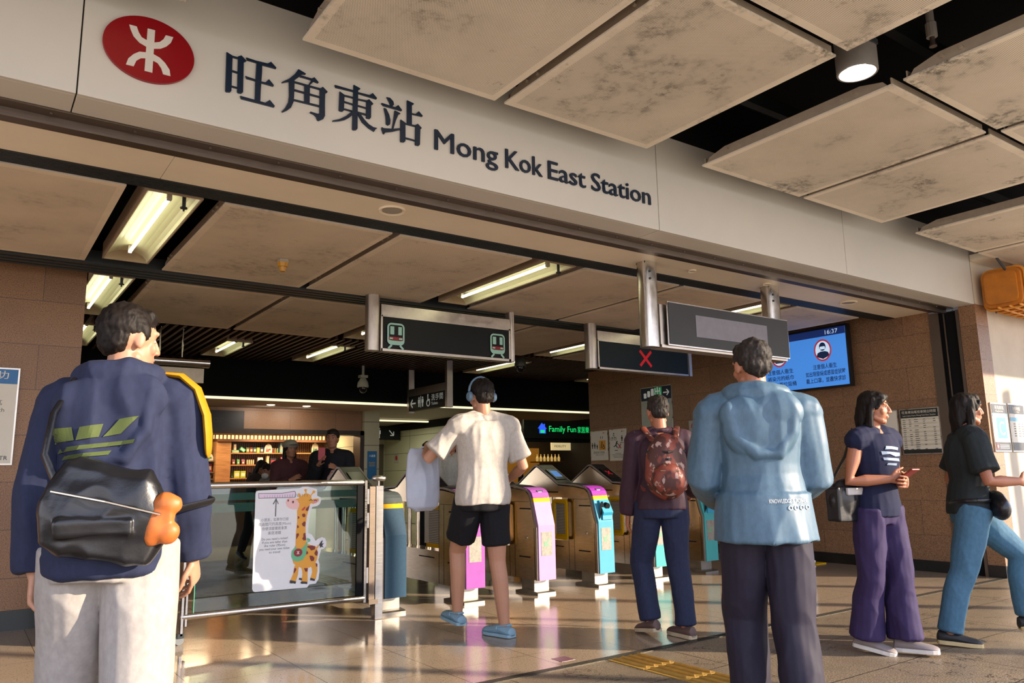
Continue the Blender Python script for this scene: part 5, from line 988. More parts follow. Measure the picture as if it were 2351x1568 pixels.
def headmesh(mb, J):
    k, R, c = J.k*(.97 if J.female else 1), J.hR, J.hc
    def W(x, y, z): return c+R @ V((x*k, y*k, z*k))
    mb.ell(W(0, -.012, .025), (.074*k, .093*k, .088*k), R, 24, 16)
    mb.ell(W(0, .020, -.03), (.058*k, .064*k, .080*k), R, 20, 14)
    mb.ell(W(0, .050, -.088), (.030*k, .026*k, .022*k), R)
    mb.tube([W(-.045, .0, -.06), W(-.03, .045, -.085), W(.03, .045, -.085), W(.045, .0, -.06)], .020*k, 10)
    mb.tube([W(0, .078, .022), W(0, .094, -.006), W(0, .099, -.024)], [.009*k, .010*k, .0115*k], 10)
    mb.ell(W(-.013, .090, -.027), (.009*k, .010*k, .008*k), R, 10, 8); mb.ell(W(.013, .090, -.027), (.009*k, .010*k, .008*k), R, 10, 8)
    mb.ell(W(0, .078, -.053), (.024*k, .012*k, .007*k), R, 12, 8); mb.ell(W(0, .076, -.063), (.020*k, .012*k, .007*k), R, 12, 8)
    mb.tube([W(-.05, .062, .032), W(-.02, .073, .034), W(.02, .073, .034), W(.05, .062, .032)], .0095*k, 8)
    for sd in (-1, 1):
        mb.ell(W(sd*.040, .052, -.022), (.024*k, .018*k, .024*k), R, 12, 8)
        mb.ell(W(sd*.074, -.008, -.004), (.009*k, .018*k, .031*k), R @ Matrix.Rotation(sd*rad(-18), 3, 'Z'), 12, 8)
    nb = J.neck+V((0, -.005*k, -.02*k)); mb.tube([nb, nb.lerp(W(0, -.02, -.06), .6), W(0, -.015, -.03)], [.062*k, .052*k, .050*k], 16)
def fuse(mb, name, m, parent, vox=.006, smooth=2, wr=0, ws=9, seed=0, stretch=(1.3, 1.3, .45), hair=0):
    """one continuous skin out of the overlapping shapes"""
    o = mb.obj('tmp', None); r = o.modifiers.new('r', 'REMESH'); r.mode = 'VOXEL'; r.voxel_size = vox; r.use_smooth_shade = True
    if smooth: q = o.modifiers.new('s', 'SMOOTH'); q.factor = .5; q.iterations = smooth
    dg = bpy.context.evaluated_depsgraph_get(); me = bpy.data.meshes.new_from_object(o.evaluated_get(dg)); old = o.data
    bpy.data.objects.remove(o); bpy.data.meshes.remove(old); me.name = name
    if wr:
        sv = V((seed*3.1, seed*1.7, seed*.9)); st = V(stretch); co = []
        for v in me.vertices:
            p = v.co; q = V((p.x*st.x, p.y*st.y, p.z*st.z))*ws+sv
            if hair: d = wr*(noise.noise(q)+.6*noise.noise(q*2.7)+.3*noise.noise(q*6))
            else: e = noise.noise(q*1.15+sv); d = wr*(.25+1.0*noise.noise(q*.7)+.75*(.35-abs(e))*2+.3*noise.noise(q*2.4))
            co.append(p+v.normal*d)
        for v, p in zip(me.vertices, co): v.co = p
    me.materials.clear(); me.materials.append(m)
    me.polygons.foreach_set('use_smooth', [True]*len(me.polygons)); me.update()
    o = bpy.data.objects.new(name, me); C.objects.link(o); o.parent = parent; return o
def shoe(J, sd, t, m, msole, name='shoe', croc=False):
    k = J.k; pitch, yaw = J.foot[sd]; a = J.ank[sd]
    R = Matrix.Rotation(-yaw, 3, 'Z') @ Matrix.Rotation(-pitch, 3, 'X'); O = a+R @ V((0, 0, -.075*k))
    S = [(-.078, .024, .05), (-.068, .034, .075), (-.03, .039, .088), (.02, .040, .082), (.06, .043, .064), (.11, .047, .052), (.15, .044, .046), (.178, .032, .036), (.19, .016, .026)]
    if croc: S = [(y, w_*1.12, h*(1.0 if y > 0 else .72)) for y, w_, h in S]
    mb = MB(); n = 16; RR = []
    for y, w_, h in S:
        RR.append([O+R @ V((cos(2*pi*q/n)*w_*k*(1-.25*max(0, sin(2*pi*q/n))), y*k, .008+(h*k*.5)*(1+sin(2*pi*q/n)) if sin(2*pi*q/n) > 0 else .008+(h*k*.5)*(1+.9*sin(2*pi*q/n)))) for q in range(n)])
    mb.loft(RR); o = mb.obj(name, m, t, smooth=True)
    out = [(w_*1.07, y) for y, w_, h in S]; pl = [(x*k, y*k) for x, y in out]+[(-x*k, y*k) for x, y in out[::-1]]
    mb = MB().prism(pl, (0, 0, 0), (1, 0, 0), (0, 1, 0), (.026 if not croc else .02)*k); mb.v = [tuple(O+R @ V(v)) for v in mb.v]; mb.obj('sole', msole, o, bevel=.003)
    if not croc:
        mb = MB()
        for q in range(4): y = .03+q*.02; mb.tube([O+R @ V((x*k, y*k, (.082-.16*q*.02/.08+.018-abs(x)*.45)*k)) for x in (-.022, 0, .022)], .003*k, 6)
        mb.obj('laces', msole, o)
    else:
        MB().tube([O+R @ V((x*k, (-.045 if abs(x) < .03 else -.03 if abs(x) < .04 else .03)*k, z*k)) for x, z in ((-.046, .05), (-.042, .065), (-.02, .075), (.02, .075), (.042, .065), (.046, .05))], .007*k, 8).obj('strap', m, o, smooth=True)
        for q in range(6): MB().ell(O+R @ V(((-.02+.02*(q % 3))*k, (.09+.03*(q//3))*k, (.058-.006*(q//3))*k)), (.005, .005, .004), n=8, m=6).obj('vent_hole', M_black, o)
    return o
def face(J, t, dark='1c1512', mouth='9c5a4e', male=True):
    k, R, c = J.k*(.97 if J.female else 1), J.hR, J.hc
    def W(x, y, z): return c+R @ V((x*k, y*k, z*k))
    me_, mw, mm = mat('eye_dark', '160f0c', .2), mat('eye_white', 'cfc6bc', .3), mat('lip_'+mouth, mouth, .5)
    for sd in (-1, 1):
        e = MB().ell(W(sd*.030, .0615, .008), (.012*k, .010*k, .007*k), R, 12, 8).obj('eye', mw, t, smooth=True)
        MB().ell(W(sd*.030, .068, .008), (.006*k, .005*k, .006*k), R, 10, 8).obj('iris', me_, e, smooth=True)
        MB().tube([W(sd*.016, .086, .036), W(sd*.032, .081, .041), W(sd*.048, .070, .036)], [.003*k, .004*k, .002*k], 6).obj('eyebrow', mat('brow', '1a1310', .8), t)
        MB().tube([W(sd*.018, .081, .016), W(sd*.030, .081, .019), W(sd*.043, .073, .015)], [.002*k]*3, 6).obj('eyelid', mat('brow', '1a1310', .8), t)
    MB().tube([W(-.020, .080, -.058), W(0, .0865, -.058), W(.020, .080, -.058)], [.002*k, .004*k, .002*k], 8, .8).obj('lips', mm, t, smooth=True)
def stick(o, target, n, off=.0025, cuts=5):
    """lay a flat print onto the cloth it is printed on"""
    from mathutils.bvhtree import BVHTree
    n = V(n).normalized(); bv = BVHTree.FromPolygons([v.co for v in target.data.vertices], [tuple(p.vertices) for p in target.data.polygons])
    bm = bmesh.new(); bm.from_mesh(o.data)
    if cuts: bmesh.ops.subdivide_edges(bm, edges=bm.edges[:], cuts=cuts, use_grid_fill=True)
    h0 = min(v.co.dot(n) for v in bm.verts)
    for v in bm.verts:
        lift = v.co.dot(n)-h0; h = bv.ray_cast(v.co+n*.25, -n)
        if h[0] is not None and abs((h[0]-v.co).dot(n)) < .15: v.co = h[0]+n*(off+min(lift, .004)*.5)
    bm.to_mesh(o.data); bm.free(); return o
def short_hair(J, t, m, seed=1, long_=0, vox=.006, amp=.007):
    k, R, c = J.k*(.97 if J.female else 1), J.hR, J.hc
    def W(x, y, z): return c+R @ V((x*k, y*k, z*k))
    mb = MB().ell(W(0, -.022, .046), (.082*k, .096*k, .084*k), R, 20, 14).ell(W(0, -.055, -.0), (.070*k, .052*k, .062*k), R, 16, 12).ell(W(0, .035, .088), (.062*k, .045*k, .030*k), R @ Matrix.Rotation(rad(-18), 3, 'X'), 16, 10)
    for sd in (-1, 1): mb.ell(W(sd*.066, .002, .034), (.014*k, .032*k, .034*k), R, 10, 8)
    if long_:
        for sd in (-1, 1): mb.tube([W(sd*.055, -.01, .06), W(sd*.074, -.02, -.03), W(sd*.075, -.03, -.12), W(sd*.06, -.035, -.12-long_*.6), W(sd*.05, -.03, -.12-long_)], [.03*k, .026*k, .028*k, .026*k, .012*k], 10)
        mb.tube([W(0, -.05, .03), W(0, -.075, -.08), W(0, -.085, -.15), W(0, -.08, -.12-long_)], [.07*k, .062*k, .06*k, .03*k], 14)
        mb.tube([W(-.02, .07, .085), W(-.06, .05, .05), W(-.072, .02, 0)], [.016*k, .016*k, .012*k], 8).tube([W(.0, .07, .085), W(.06, .05, .05), W(.072, .02, 0)], [.016*k, .016*k, .012*k], 8)
    return fuse(mb, 'hair', m, t, vox, 1, amp, 38, seed, (1, .5, .45) if not long_ else (1, 1, .12), hair=1)
HEAD_LW = 1
def person(label, x, y, heading, J, skin, vox=.0045, bare=None, group=None):
    t = thing('person', label, 'person', (x, y, 0), -rad(heading), group); mb = MB()
    torso(mb, J, -.2, 1.04); headmesh(mb, J); lo = vox > .007
    for sd in (-1, 1):
        arm(mb, J, sd, (.050, .038, .026), end=2); hand(mb, J, sd); leg(mb, J, sd, (.086, .056, .054, .036))
        yaw = J.foot[sd][1]; R = Matrix.Rotation(-yaw, 3, 'Z') @ Matrix.Rotation(-J.foot[sd][0], 3, 'X'); a = J.ank[sd]; k = J.k
        mb.tube([a+R @ V((0, -.02*k, -.03*k)), a+R @ V((0, .06*k, -.04*k)), a+R @ V((0, .14*k, -.055*k))], [.034*k, .03*k, .018*k], 10)
    fuse(mb, 'body', skin, t, vox, 4)
    return t
SK1 = mat('skin_warm', 'a86d50', .5, var=.04); SK2 = mat('skin_light', 'b08066', .5, var=.04); SK3 = mat('skin_tan', 'a36a4c', .5, var=.04)
HR = mat('hair_black', '17110e', .6, var=.35, nscale=30, spec=.2); HR2 = mat('hair_greying', '2c2622', .6, var=.5, nscale=45, spec=.2)
PEOPLE = {}
def P_(n, x, y, h, **k): J = Pose(**k); PEOPLE[n] = (x, y, h, J); return J
J1 = P_('hoodie', .412, 2.81, 20, H=1.76, lean=(.0, .07), twist=6, head=(50, -4, 0), armL=((-.14, -.12, -1), (-.02, .05, -1)), armR=((.13, .10, -1), (.10, .42, -1)), legL=((-.05, .30, -1), (0, .02, -1), 0), legR=((.05, -.1, -1), (0, -.45, -1), 20), curl=38, wide=.92, palmR=(-.8, .1, .2))
J2 = P_('tee', 3.12, 4.80, 12, H=1.88, lean=(.02, -.02), head=(-5, -6, 0), armL=((-.70, .25, -.75), (.25, 1, .25)), armR=((.38, -.05, -1), (.0, 1, -.35)), legR=((.03, -.02, -1), (.06, -.12, -1), 0, -22), legL=((-.05, .62, -1), (0, .0, -1), -5, -8), curl=45)
J3 = P_('backpack', 4.13, 4.00, 36, H=1.73, lean=(.04, .08), head=(-8, -8, 0), armL=((-.15, .0, -1), (-.1, .2, -1)), armR=((.35, -.3, -1), (-.1, .9, -.45)), legR=((.02, -.08, -1), (.05, -.12, -1), 0, -28), legL=((-.16, .26, -1), (.1, -.22, -1), 8, -25))
J4 = P_('jacket', 2.87, 2.17, 45, H=1.75, lean=(0, .06), head=(-22, -6, 0), armL=((-.20, .0, -1), (.30, .9, -.35)), armR=((.12, .0, -1), (-.3, .9, -.25)), legL=((-.03, .25, -1), (0, -.15, -1), 0), legR=((.0, -.1, -1), (.0, -.30, -1), 12))
J5 = P_('woman', 4.76, 2.74, 188, H=1.645, female=True, lean=(0, .03), head=(-32, -3, 0), armL=((-.05, .0, -1), (.62, .7, .02)), armR=((.35, -.05, -1), (-.75, .65, .05)), legL=((.0, .12, -1), (0, .0, -1), 0, -35), legR=((.0, -.08, -1), (0, -.2, -1), 10, -30), curl=50)
J6 = P_('right', 5.50, 2.52, 140, H=1.69, female=True, lean=(0, .05), head=(-12, 0, 0), armL=((-.25, -.3, -1), (-.1, .7, -.5)), armR=((.3, .1, -1), (-.5, .9, -.02)), legR=((.05, -.32, -1), (.0, -.30, -1), 3), legL=((-.0, .90, -.9), (0, .0, -1), -12))
def wear(n, name, label, cat, mb, m, vox=.006, **k):
    """a carried thing: top level, standing in the frame of the person who carries it"""
    x, y, h, J = PEOPLE[n]; t = thing(name, label, cat, (x, y, 0), -rad(h)); return t
def top(J, t, m, name='top', t0=-.12, t1=.97, off=.02, sl=2., r=(.056, .046, .034), vox=.007, wr=.006, ws=8, seed=1, hood=0, collar=0, belly=0, extra=None, soff=None):
    mb = MB(); torso(mb, J, t0, t1, off, belly=belly); so_ = off if soff is None else soff
    if sl:
        for sd in (-1, 1): arm(mb, J, sd, r, so_*.8, sl)
    k = J.k
    if hood:
        c = J.neck+J.tw @ V((0, -.085*k-off, -.035*k))
        for sx, sz, rx, rz in ((0, -.085, .135, .125), (-.05, -.03, .10, .07), (.06, -.02, .10, .075)): mb.ell(c+J.tw @ V((sx*k, -.012, sz*k)), (rx*k*hood, .042*k, rz*k*hood), None, 20, 14)
        mb.tube([J.neck+J.tw @ V((cos(rad(a))*.098*k*hood, sin(rad(a))*.092*k-.01, (.02-.07*max(0, sin(rad(a)))+.01*max(0, -sin(rad(a))))*k)) for a in range(-90, 271, 30)], [(.030+.014*max(0, -sin(rad(a))))*k*hood for a in range(-90, 271, 30)], 12)
        mb.tube([c+J.tw @ V((x_*k, -.045+.02*abs(x_)/.13, z_*k)) for x_, z_ in ((-.13, .0), (-.11, -.12), (-.03, -.20), (.06, -.20), (.12, -.11), (.13, .0))], .020*k, 10)
    if collar: mb.tube([J.neck+V((cos(rad(a))*.068*k, sin(rad(a))*.066*k, collar*k-.03*k*max(0, sin(rad(a))))) for a in range(-90, 271, 30)], .016*k, 8)
    if extra: extra(mb)
    return fuse(mb, name, m, t, vox, 5 if hood else 3, wr, ws, seed)
def trousers(J, t, m, name='trousers', off=.012, r=(.095, .068, .066, .052), flare=0, end=1.97, vox=.007, wr=.006, seed=2, t0=-.2, t1=.12, ws=8):
    mb = MB(); torso(mb, J, t0, t1, off)
    for sd in (-1, 1): leg(mb, J, sd, r, off, end, flare)
    return fuse(mb, name, m, t, vox, 2, wr, ws, seed, (1, 1, .55))
def onback(J, a, z, d=0):
    """point on the back: a across, z along the spine 0..1, d behind"""
    return J.P+(J.neck-J.P)*z+J.tw @ V((a, -.118*J.k-d, 0))
def skin_thing(n, label, vox=.0045, skin=SK2, group=None): x, y, h, J = PEOPLE[n]; return person(label, x, y, h, J, skin, vox, group=group), J
# ---- man in the navy hoodie
t, J = skin_thing('hoodie', 'person in a navy hoodie with a yellow shoulder stripe and light grey trousers, walking right', skin=SK2)
M_nv = fabric('hoodie_navy', '252b44', 6, .6)
cloth = top(J, t, M_nv, 'hoodie', t0=-.16, off=.024, r=(.060, .054, .040), sl=1.97, hood=1.15, wr=.013, ws=7, vox=.007)
short_hair(J, t, HR, 1, vox=.005); face(J, t)
trousers(J, t, fabric('trousers_pale_grey', '9f9994', 5, .4, rough=.8), off=.014, r=(.098, .080, .082, .082), flare=.01, wr=.012, ws=5, t1=.06)
for sd in (-1, 1): shoe(J, sd, t, mat('shoe_white', 'b8b4ae', .5), mat('sole_white', 'd0ccc4', .5))
M_str = mat('stripe_yellow', 'b07c14', .6, spec=.2)
k = J.k; a, e = J.sh[1], J.el[1]; Q = J.tw
pts = [J.neck+Q @ V((.07*k, .0, .045)), J.neck+Q @ V((.12*k, -.015, .042*k)), a+V((.015, -.02, .090*k)), a.lerp(e, .08)+V((.062, -.02, .070*k)), a.lerp(e, .25)+V((.088, -.02, .032)), a.lerp(e, .45)+V((.088, -.02, .022)), a.lerp(e, .58)+V((.085, -.02, .018))]
MB().tube(pts, [.024, .030, .036, .040, .042, .042, .036], 12, .3, side=(0, 1, 0)).obj('shoulder_stripe', M_str, t, smooth=True)
M_let = mat('print_lime', '4a5626', .7)
def backprint(J, t, O, pl, m, name, sc_=1, d=.0):
    X = J.tw @ V((1, 0, 0)); Y = J.up; o = polys(name, [[(a*sc_, b*sc_) for a, b in p] for p in pl], O, (X, Y), .004, m, t); return o
O = onback(J, -.03, .62, .068)
stick(backprint(J, t, O, [[(-.13, .0), (-.05, .01), (-.06, .05), (-.12, .045)], [(-.045, .01), (.02, .02), (.03, .06), (-.035, .05)], [(.03, .02), (.08, .03), (.13, .085), (.075, .075)], [(-.12, -.03), (.12, -.0), (.125, .012), (-.11, -.015)], [(-.10, -.05), (.05, -.035), (.055, -.022), (-.09, -.038)]], M_let, 'back_print'), cloth, J.tw @ V((0, -1, 0)))
x, y, h, J = PEOPLE['hoodie']; b = wear('hoodie', 'sling_bag', 'black leather sling bag low on the back of the person in the navy hoodie', 'bag', None, None)
M_lea = mat('black_leather', '17171a', .3, var=.2, nscale=10, bump=.15)
c = onback(J, .045, .21, .070); X = J.tw @ V((1, 0, 0))
R_ = Matrix.Rotation(rad(14), 3, 'Y')
mb = MB(); RR = []
for f, a_, b_, d_ in ((-.135, .10, .028, 0), (-.12, .15, .05, 0), (-.04, .172, .062, 0), (.04, .165, .055, -.01), (.11, .135, .040, -.02), (.14, .10, .02, -.02)):
    RR.append([c+R_ @ V((a_*(abs(cos(2*pi*q/28))**.7)*(1 if cos(2*pi*q/28) > 0 else -1)+d_, b_*(abs(sin(2*pi*q/28))**.8)*(1 if sin(2*pi*q/28) > 0 else -1), f)) for q in range(28)])
mb.loft(RR).box(c+R_ @ V((-.1, -.07, -.09)), c+R_ @ V((.08, -.05, .0)))
fuse(mb, 'body', M_lea, b, .006, 3, .014, 7, 3, (1, 1, 1))
MB().tube([c+V((-.15, .0, .10)), onback(J, -.15, .55, .062), onback(J, -.135, .80, .068), J.neck+J.tw @ V((-.115, -.075, .035)), J.neck+J.tw @ V((-.10, .0, .075)), J.neck+V((-.04, .12, -.04)), J.neck+V((.10, .16, -.30)), c+V((.27, .2, .02)), c+V((.18, .05, .0))], .016, 10, .5).obj('strap', M_lea, b, smooth=True)
MB().tube([c+R_ @ V((-.15, -.062, .03)), c+R_ @ V((0, -.086, .035)), c+R_ @ V((.15, -.062, .03))], .004, 6).obj('zip', M_steel, b)
b = thing('orange_pouch', 'crumpled orange pouch hanging from the black sling bag', 'pouch', (x, y, 0), -rad(h))
c2_ = c+V((.150, -.03, -.03)); fuse(MB().ell(c2_, (.038, .026, .075), Matrix.Rotation(rad(20), 3, 'Y'), 16, 12).ell(c2_+V((.018, 0, .05)), (.042, .026, .034), None, 14, 10).ell(c2_+V((.02, 0, -.03)), (.038, .026, .034), None, 14, 10), 'pouch', mat('pouch_orange', 'b8642a', .5, var=.15, nscale=20), b, .006, 2, .006, 16, 5)
MB().tube([c2_+V((.0, 0, .07)), c2_+V((-.03, .02, .13))], .004, 6).obj('cord', M_lea, b)
# ---- man in the white tee
t, J = skin_thing('tee', 'person in a white tee and black shorts walking to the gates in light blue clogs', skin=SK2)
top(J, t, fabric('tee_white', 'b9b2aa', 6, .45, rough=.8), 't_shirt', t0=-.12, off=.028, sl=.78, r=(.056, .066, .05), wr=.010, ws=7, seed=3, vox=.007, soff=.02, collar=.008)
short_hair(J, t, HR, 5, vox=.005); face(J, t)
trousers(J, t, fabric('shorts_black', '121217', 6, .5), 'shorts', off=.012, r=(.090, .088, .08, .08), end=.72, wr=.008, seed=4)
for sd in (-1, 1): shoe(J, sd, t, mat('clog_blue', '7b9db0', .55), mat('clog_blue_sole', '86a6b6', .55), 'clog', croc=True)
x, y, h, J = PEOPLE['tee']; hp = wear('tee', 'headphones', 'pale blue headphones worn by the person in the white tee', 'headphones', None, None)
Rh, c, k = J.hR, J.hc, J.k; W_ = lambda a, b_, z: c+Rh @ V((a*k, b_*k, z*k)); M_hp = mat('headphone_blue', '5f7b92', .4)
MB().tube([W_(sin(rad(a))*.096, -.01, .02+cos(rad(a))*.118) for a in range(-80, 81, 16)], .009, 10, 1.6).obj('headband', M_hp, hp, smooth=True)
for sd in (-1, 1): MB().lathe(W_(sd*.082, -.008, 0), [(0, 0), (.036, 0), (.038, .014), (.028, .026), (0, .026)], 18, tuple(Rh @ V((sd, 0, 0)))).obj('ear_cup', M_hp, hp, smooth=True)
cb = wear('tee', 'carrier_bag', 'pale blue white carrier bag held out by the person in the white tee', 'bag', None, None)
w0 = J.wr[-1]+J.fd[-1]*.06; mb = MB()
RR = []
for f, a_, b_ in ((0, .10, .012), (-.05, .115, .03), (-.2, .125, .05), (-.36, .125, .055), (-.43, .115, .05), (-.46, .06, .02)):
    RR.append([w0+V((-.06*0+a_*cos(2*pi*q/24)*(1.05 if abs(cos(2*pi*q/24)) > .7 else 1)-.02, b_*sin(2*pi*q/24)+.0, f)) for q in range(24)])
mb.loft(RR); fuse(mb, 'sack', mat('bag_film', 'b3bccf', .4, var=.05), cb, .007, 1, .007, 9, 7)
for s_ in (-1, 1): MB().tube([w0+V((s_*.05-.02, 0, -.03)), w0+V((s_*.025-.01, 0, .01)), w0+V((0, 0, .02))], .006, 8, .5).obj('handle', MATS['bag_film'], cb, smooth=True)
# ---- man with the backpack
t, J = skin_thing('backpack', 'person in a maroon jacket and dark jeans wearing a patterned backpack', skin=SK1)
top(J, t, fabric('jacket_maroon', '3a2430', 7, .6, rough=.7), 'jacket', t0=-.08, off=.020, sl=1.97, r=(.058, .052, .040), wr=.009, seed=5, collar=.02)
short_hair(J, t, HR2, 7, vox=.005); face(J, t)
trousers(J, t, fabric('jeans_indigo', '232a44', 7, .6, rough=.8), off=.010, r=(.092, .068, .064, .056), flare=.008, wr=.008, seed=6)
for sd in (-1, 1): shoe(J, sd, t, mat('shoe_brown', '5a4540', .6), mat('sole_cream', 'b5a488', .6))
for sd in (-1, 1):
    e, w1 = J.el[sd], J.wr[sd]; d = (w1-e).normalized(); p = e.lerp(w1, .35); MB().cyl(p, p+d*.06, .064, 18, .060).obj('reflective_band', mat('band_lime', '9fae3a', .4), t, smooth=True)
bp = wear('backpack', 'backpack', 'red and brown patterned backpack on the person in the maroon jacket', 'backpack', None, None)
M_bp = N('patterned_canvas'); _v = M_bp.coord(scale=(1, 1, .7)); _a = M_bp.noise(_v, 9, 2); _b = M_bp.noise(_v, 16, 3)
M_bp = M_bp.set(M_bp.mix(M_bp.ramp(_b, .56, .60), M_bp.mix(M_bp.ramp(_a, .48, .52), hexc('4a2620'), hexc('7d3a2c')), hexc('b0938a')), .6)
c = onback(J, 0, .52, .11); u1 = J.up
mb = MB().ell(c, (.145, .085, .225), None, 24, 16).ell(c+V((0, .0, -.06)), (.15, .095, .17), None, 24, 16).ell(c+V((0, -.075, -.09)), (.11, .055, .11), None, 20, 12)
fuse(mb, 'body', M_bp, bp, .007, 3, .005, 8, 9)
for z in (.10, .05, -.01): MB().tube([c+V((-.13, -.02, z)), c+V((0, -.095, z-.005)), c+V((.13, -.02, z))], .008, 8, .5).obj('webbing', mat('webbing_black', '15141a', .6), bp, smooth=True)
MB().tube([c+V((-.06, -.118, -.03)), c+V((.06, -.118, -.035))], .005, 8).obj('zip', M_steel, bp)
for sd in (-1, 1): MB().tube([c+V((sd*.08, .05, .18)), J.sh[sd]+V((-sd*.06, -.02, .10)), J.sh[sd]+V((-sd*.05, .10, .02)), J.sh[sd]+V((-sd*.03, .12, -.18)), c+V((sd*.14, .12, -.16))], .022, 10, .3, side=(1, 0, 0)).obj('shoulder_strap', M_bp, bp, smooth=True)
# ---- man in the blue jacket
t, J = skin_thing('jacket', 'person in a light blue hooded jacket and dark trousers seen from behind', skin=SK1)
M_bj = fabric('jacket_blue', '4c6678', 3.5, .6, rough=.5, spec=.4)
def skirt(mb):
    R = []
    for f, w_ in ((.2, .0), (-.02, .012), (-.16, .02), (-.2, .022)):
        cc = J.P+(J.neck-J.P)*f; R.append([cc+V((cos(2*pi*q/24)*(.160*J.k+.036+w_), sin(2*pi*q/24)*(.115*J.k+.040+w_), 0)) for q in range(24)])
    mb.loft(R)
cloth = top(J, t, M_bj, 'hooded_jacket', t0=-.08, off=.028, sl=1.95, r=(.058, .055, .045), wr=.010, ws=6.5, seed=8, hood=1.15, collar=0, extra=skirt)
short_hair(J, t, HR2, 11, vox=.005); face(J, t)
trousers(J, t, fabric('trousers_plum', '241f2e', 6, .6, rough=.7), off=.012, r=(.095, .074, .072, .064), flare=.006, wr=.010, seed=9)
for sd in (-1, 1): shoe(J, sd, t, mat('shoe_black', '1a191c', .5), mat('sole_grey', '8d8a86', .6))
X = J.tw @ V((1, 0, 0)); O = onback(J, .0, .125, .080)
stick(text('back_lettering', 'KNOWLEDGE IS POWER', O+V((0, 0, .0)), (X, J.up), .024, mat('print_offwhite', 'd6d4d0', .5), t, width=.165, th=.004), cloth, J.tw @ V((0, -1, 0)), off=.005, cuts=0)
stick(polys('back_marks', [rng(.085+i*.026, -.02, .006, .0095) for i in range(4)], O, (X, J.up), .002, MATS['print_offwhite'], t), cloth, J.tw @ V((0, -1, 0)), cuts=0)
# ---- woman in navy with purple trousers
t, J = skin_thing('woman', 'person in a navy sleeveless top and purple trousers looking down at a phone', skin=SK1)
cloth = top(J, t, fabric('top_navy', '171c38', 6, .4), 'sleeveless_top', t0=-.10, off=.024, sl=0, wr=.005, seed=10, vox=.006)
short_hair(J, t, HR, 13, long_=.025, vox=.006, amp=.005); face(J, t)
trousers(J, t, fabric('trousers_purple', '30244a', 6, .6, rough=.75), off=.012, r=(.088, .074, .078, .084), flare=.010, wr=.010, seed=11, t1=.02)
for sd in (-1, 1): shoe(J, sd, t, mat('shoe_grey', '857a78', .6), mat('sole_white2', 'cfc9c0', .5), 'sneaker')
fy = .118*J.k+.022
stick(polys('chest_print', [[(-a, b) for a, b in p] for p in ([(-.08, .0), (-.02, -.004), (.03, .012), (.08, .008), (.085, .03), (.02, .026), (-.03, .022), (-.075, .02)], [(-.05, .035), (.02, .042), (.06, .04), (.05, .062), (-.01, .058), (-.055, .052)], [(-.07, -.035), (0, -.03), (.07, -.025), (.075, -.008), (.01, -.012), (-.06, -.016)], [(-.03, -.06), (.05, -.055), (.045, -.043), (-.035, -.046)])], J.P+(J.neck-J.P)*.68+J.tw @ V((0, fy+.004, 0)), (J.tw @ V((-1, 0, 0)), J.up), .004, mat('print_ice', '7c8ea3', .5), t), cloth, J.tw @ V((0, 1, 0)))
hb = wear('woman', 'handbag', 'black handbag with a pale flap hanging at the side of the woman in navy', 'bag', None, None)
c = J.wr[1].lerp(J.hip[1], .5)+V((.14, -.14, -.02)); fuse(MB().ell(c, (.13, .07, .13), None, 20, 14).box(c+V((-.12, -.05, -.13)), c+V((.12, .05, .08))), 'body', M_lea, hb, .007, 4, .004, 9, 12)
MB().box(c+V((-.10, .055, .03)), c+V((.06, .075, .075))).obj('flap', mat('flap_pale', 'b5b0ac', .4), hb, bevel=.006)
MB().tube([c+V((-.1, 0, .10)), J.sh[1]+V((.0, -.03, .075)), J.sh[1]+V((.03, -.08, -.10)), c+V((.1, -.02, .10))], .012, 8, .5).obj('strap', M_lea, hb, smooth=True)
ph = wear('woman', 'mobile_phone', 'mobile phone held in both hands by the woman in navy', 'phone', None, None)
c = (J.wr[1]+J.fd[1]*.08*J.k+J.wr[-1]+J.fd[-1]*.08*J.k)*.5+V((0, .02, .03)); o = MB().box((-.036, -.006, -.07), (.036, .004, .07)).obj('case', mat('phone_case', '8d3a35', .4), ph, bevel=.004); o.location = c; o.rotation_euler = (rad(-60), 0, 0)
MB().box((-.033, -.0075, -.066), (.033, -.006, .066)).obj('glass', M_black, o)
# ---- woman at the right edge
t, J = skin_thing('right', 'person in a dark tee and blue jeans striding out at the right edge', skin=SK1)
top(J, t, fabric('tee_slate', '23292a', 6, .5), 't_shirt', t0=-.08, off=.026, sl=.75, r=(.058, .062, .05), wr=.007, seed=14, vox=.006, collar=.006)
short_hair(J, t, HR, 15, long_=.01, vox=.006, amp=.005); face(J, t)
trousers(J, t, fabric('jeans_blue', '44687f', 6, .6, rough=.8), off=.010, r=(.098, .068, .066, .058), flare=.004, wr=.008, seed=15, t1=.0)
for sd in (-1, 1): shoe(J, sd, t, mat('sneaker_black', '18181a', .6), mat('sole_cream2', 'bfa878', .5), 'sneaker')
hb = wear('right', 'waist_bag', 'black waist bag on the person in blue jeans at the right edge', 'bag', None, None)
c = J.P+V((.10, .13, .02)); fuse(MB().ell(c, (.13, .055, .085), Matrix.Rotation(rad(15), 3, 'Y'), 20, 14).ell(c+V((.05, 0, -.02)), (.09, .055, .075), None, 16, 12), 'body', M_lea, hb, .007, 3, .003, 9, 16)
MB().tube([J.P+V((cos(rad(a))*.185, sin(rad(a))*.135, .03+.02*cos(rad(a)))) for a in range(0, 361, 24)], .014, 8, .4).obj('belt', M_lea, hb, smooth=True)
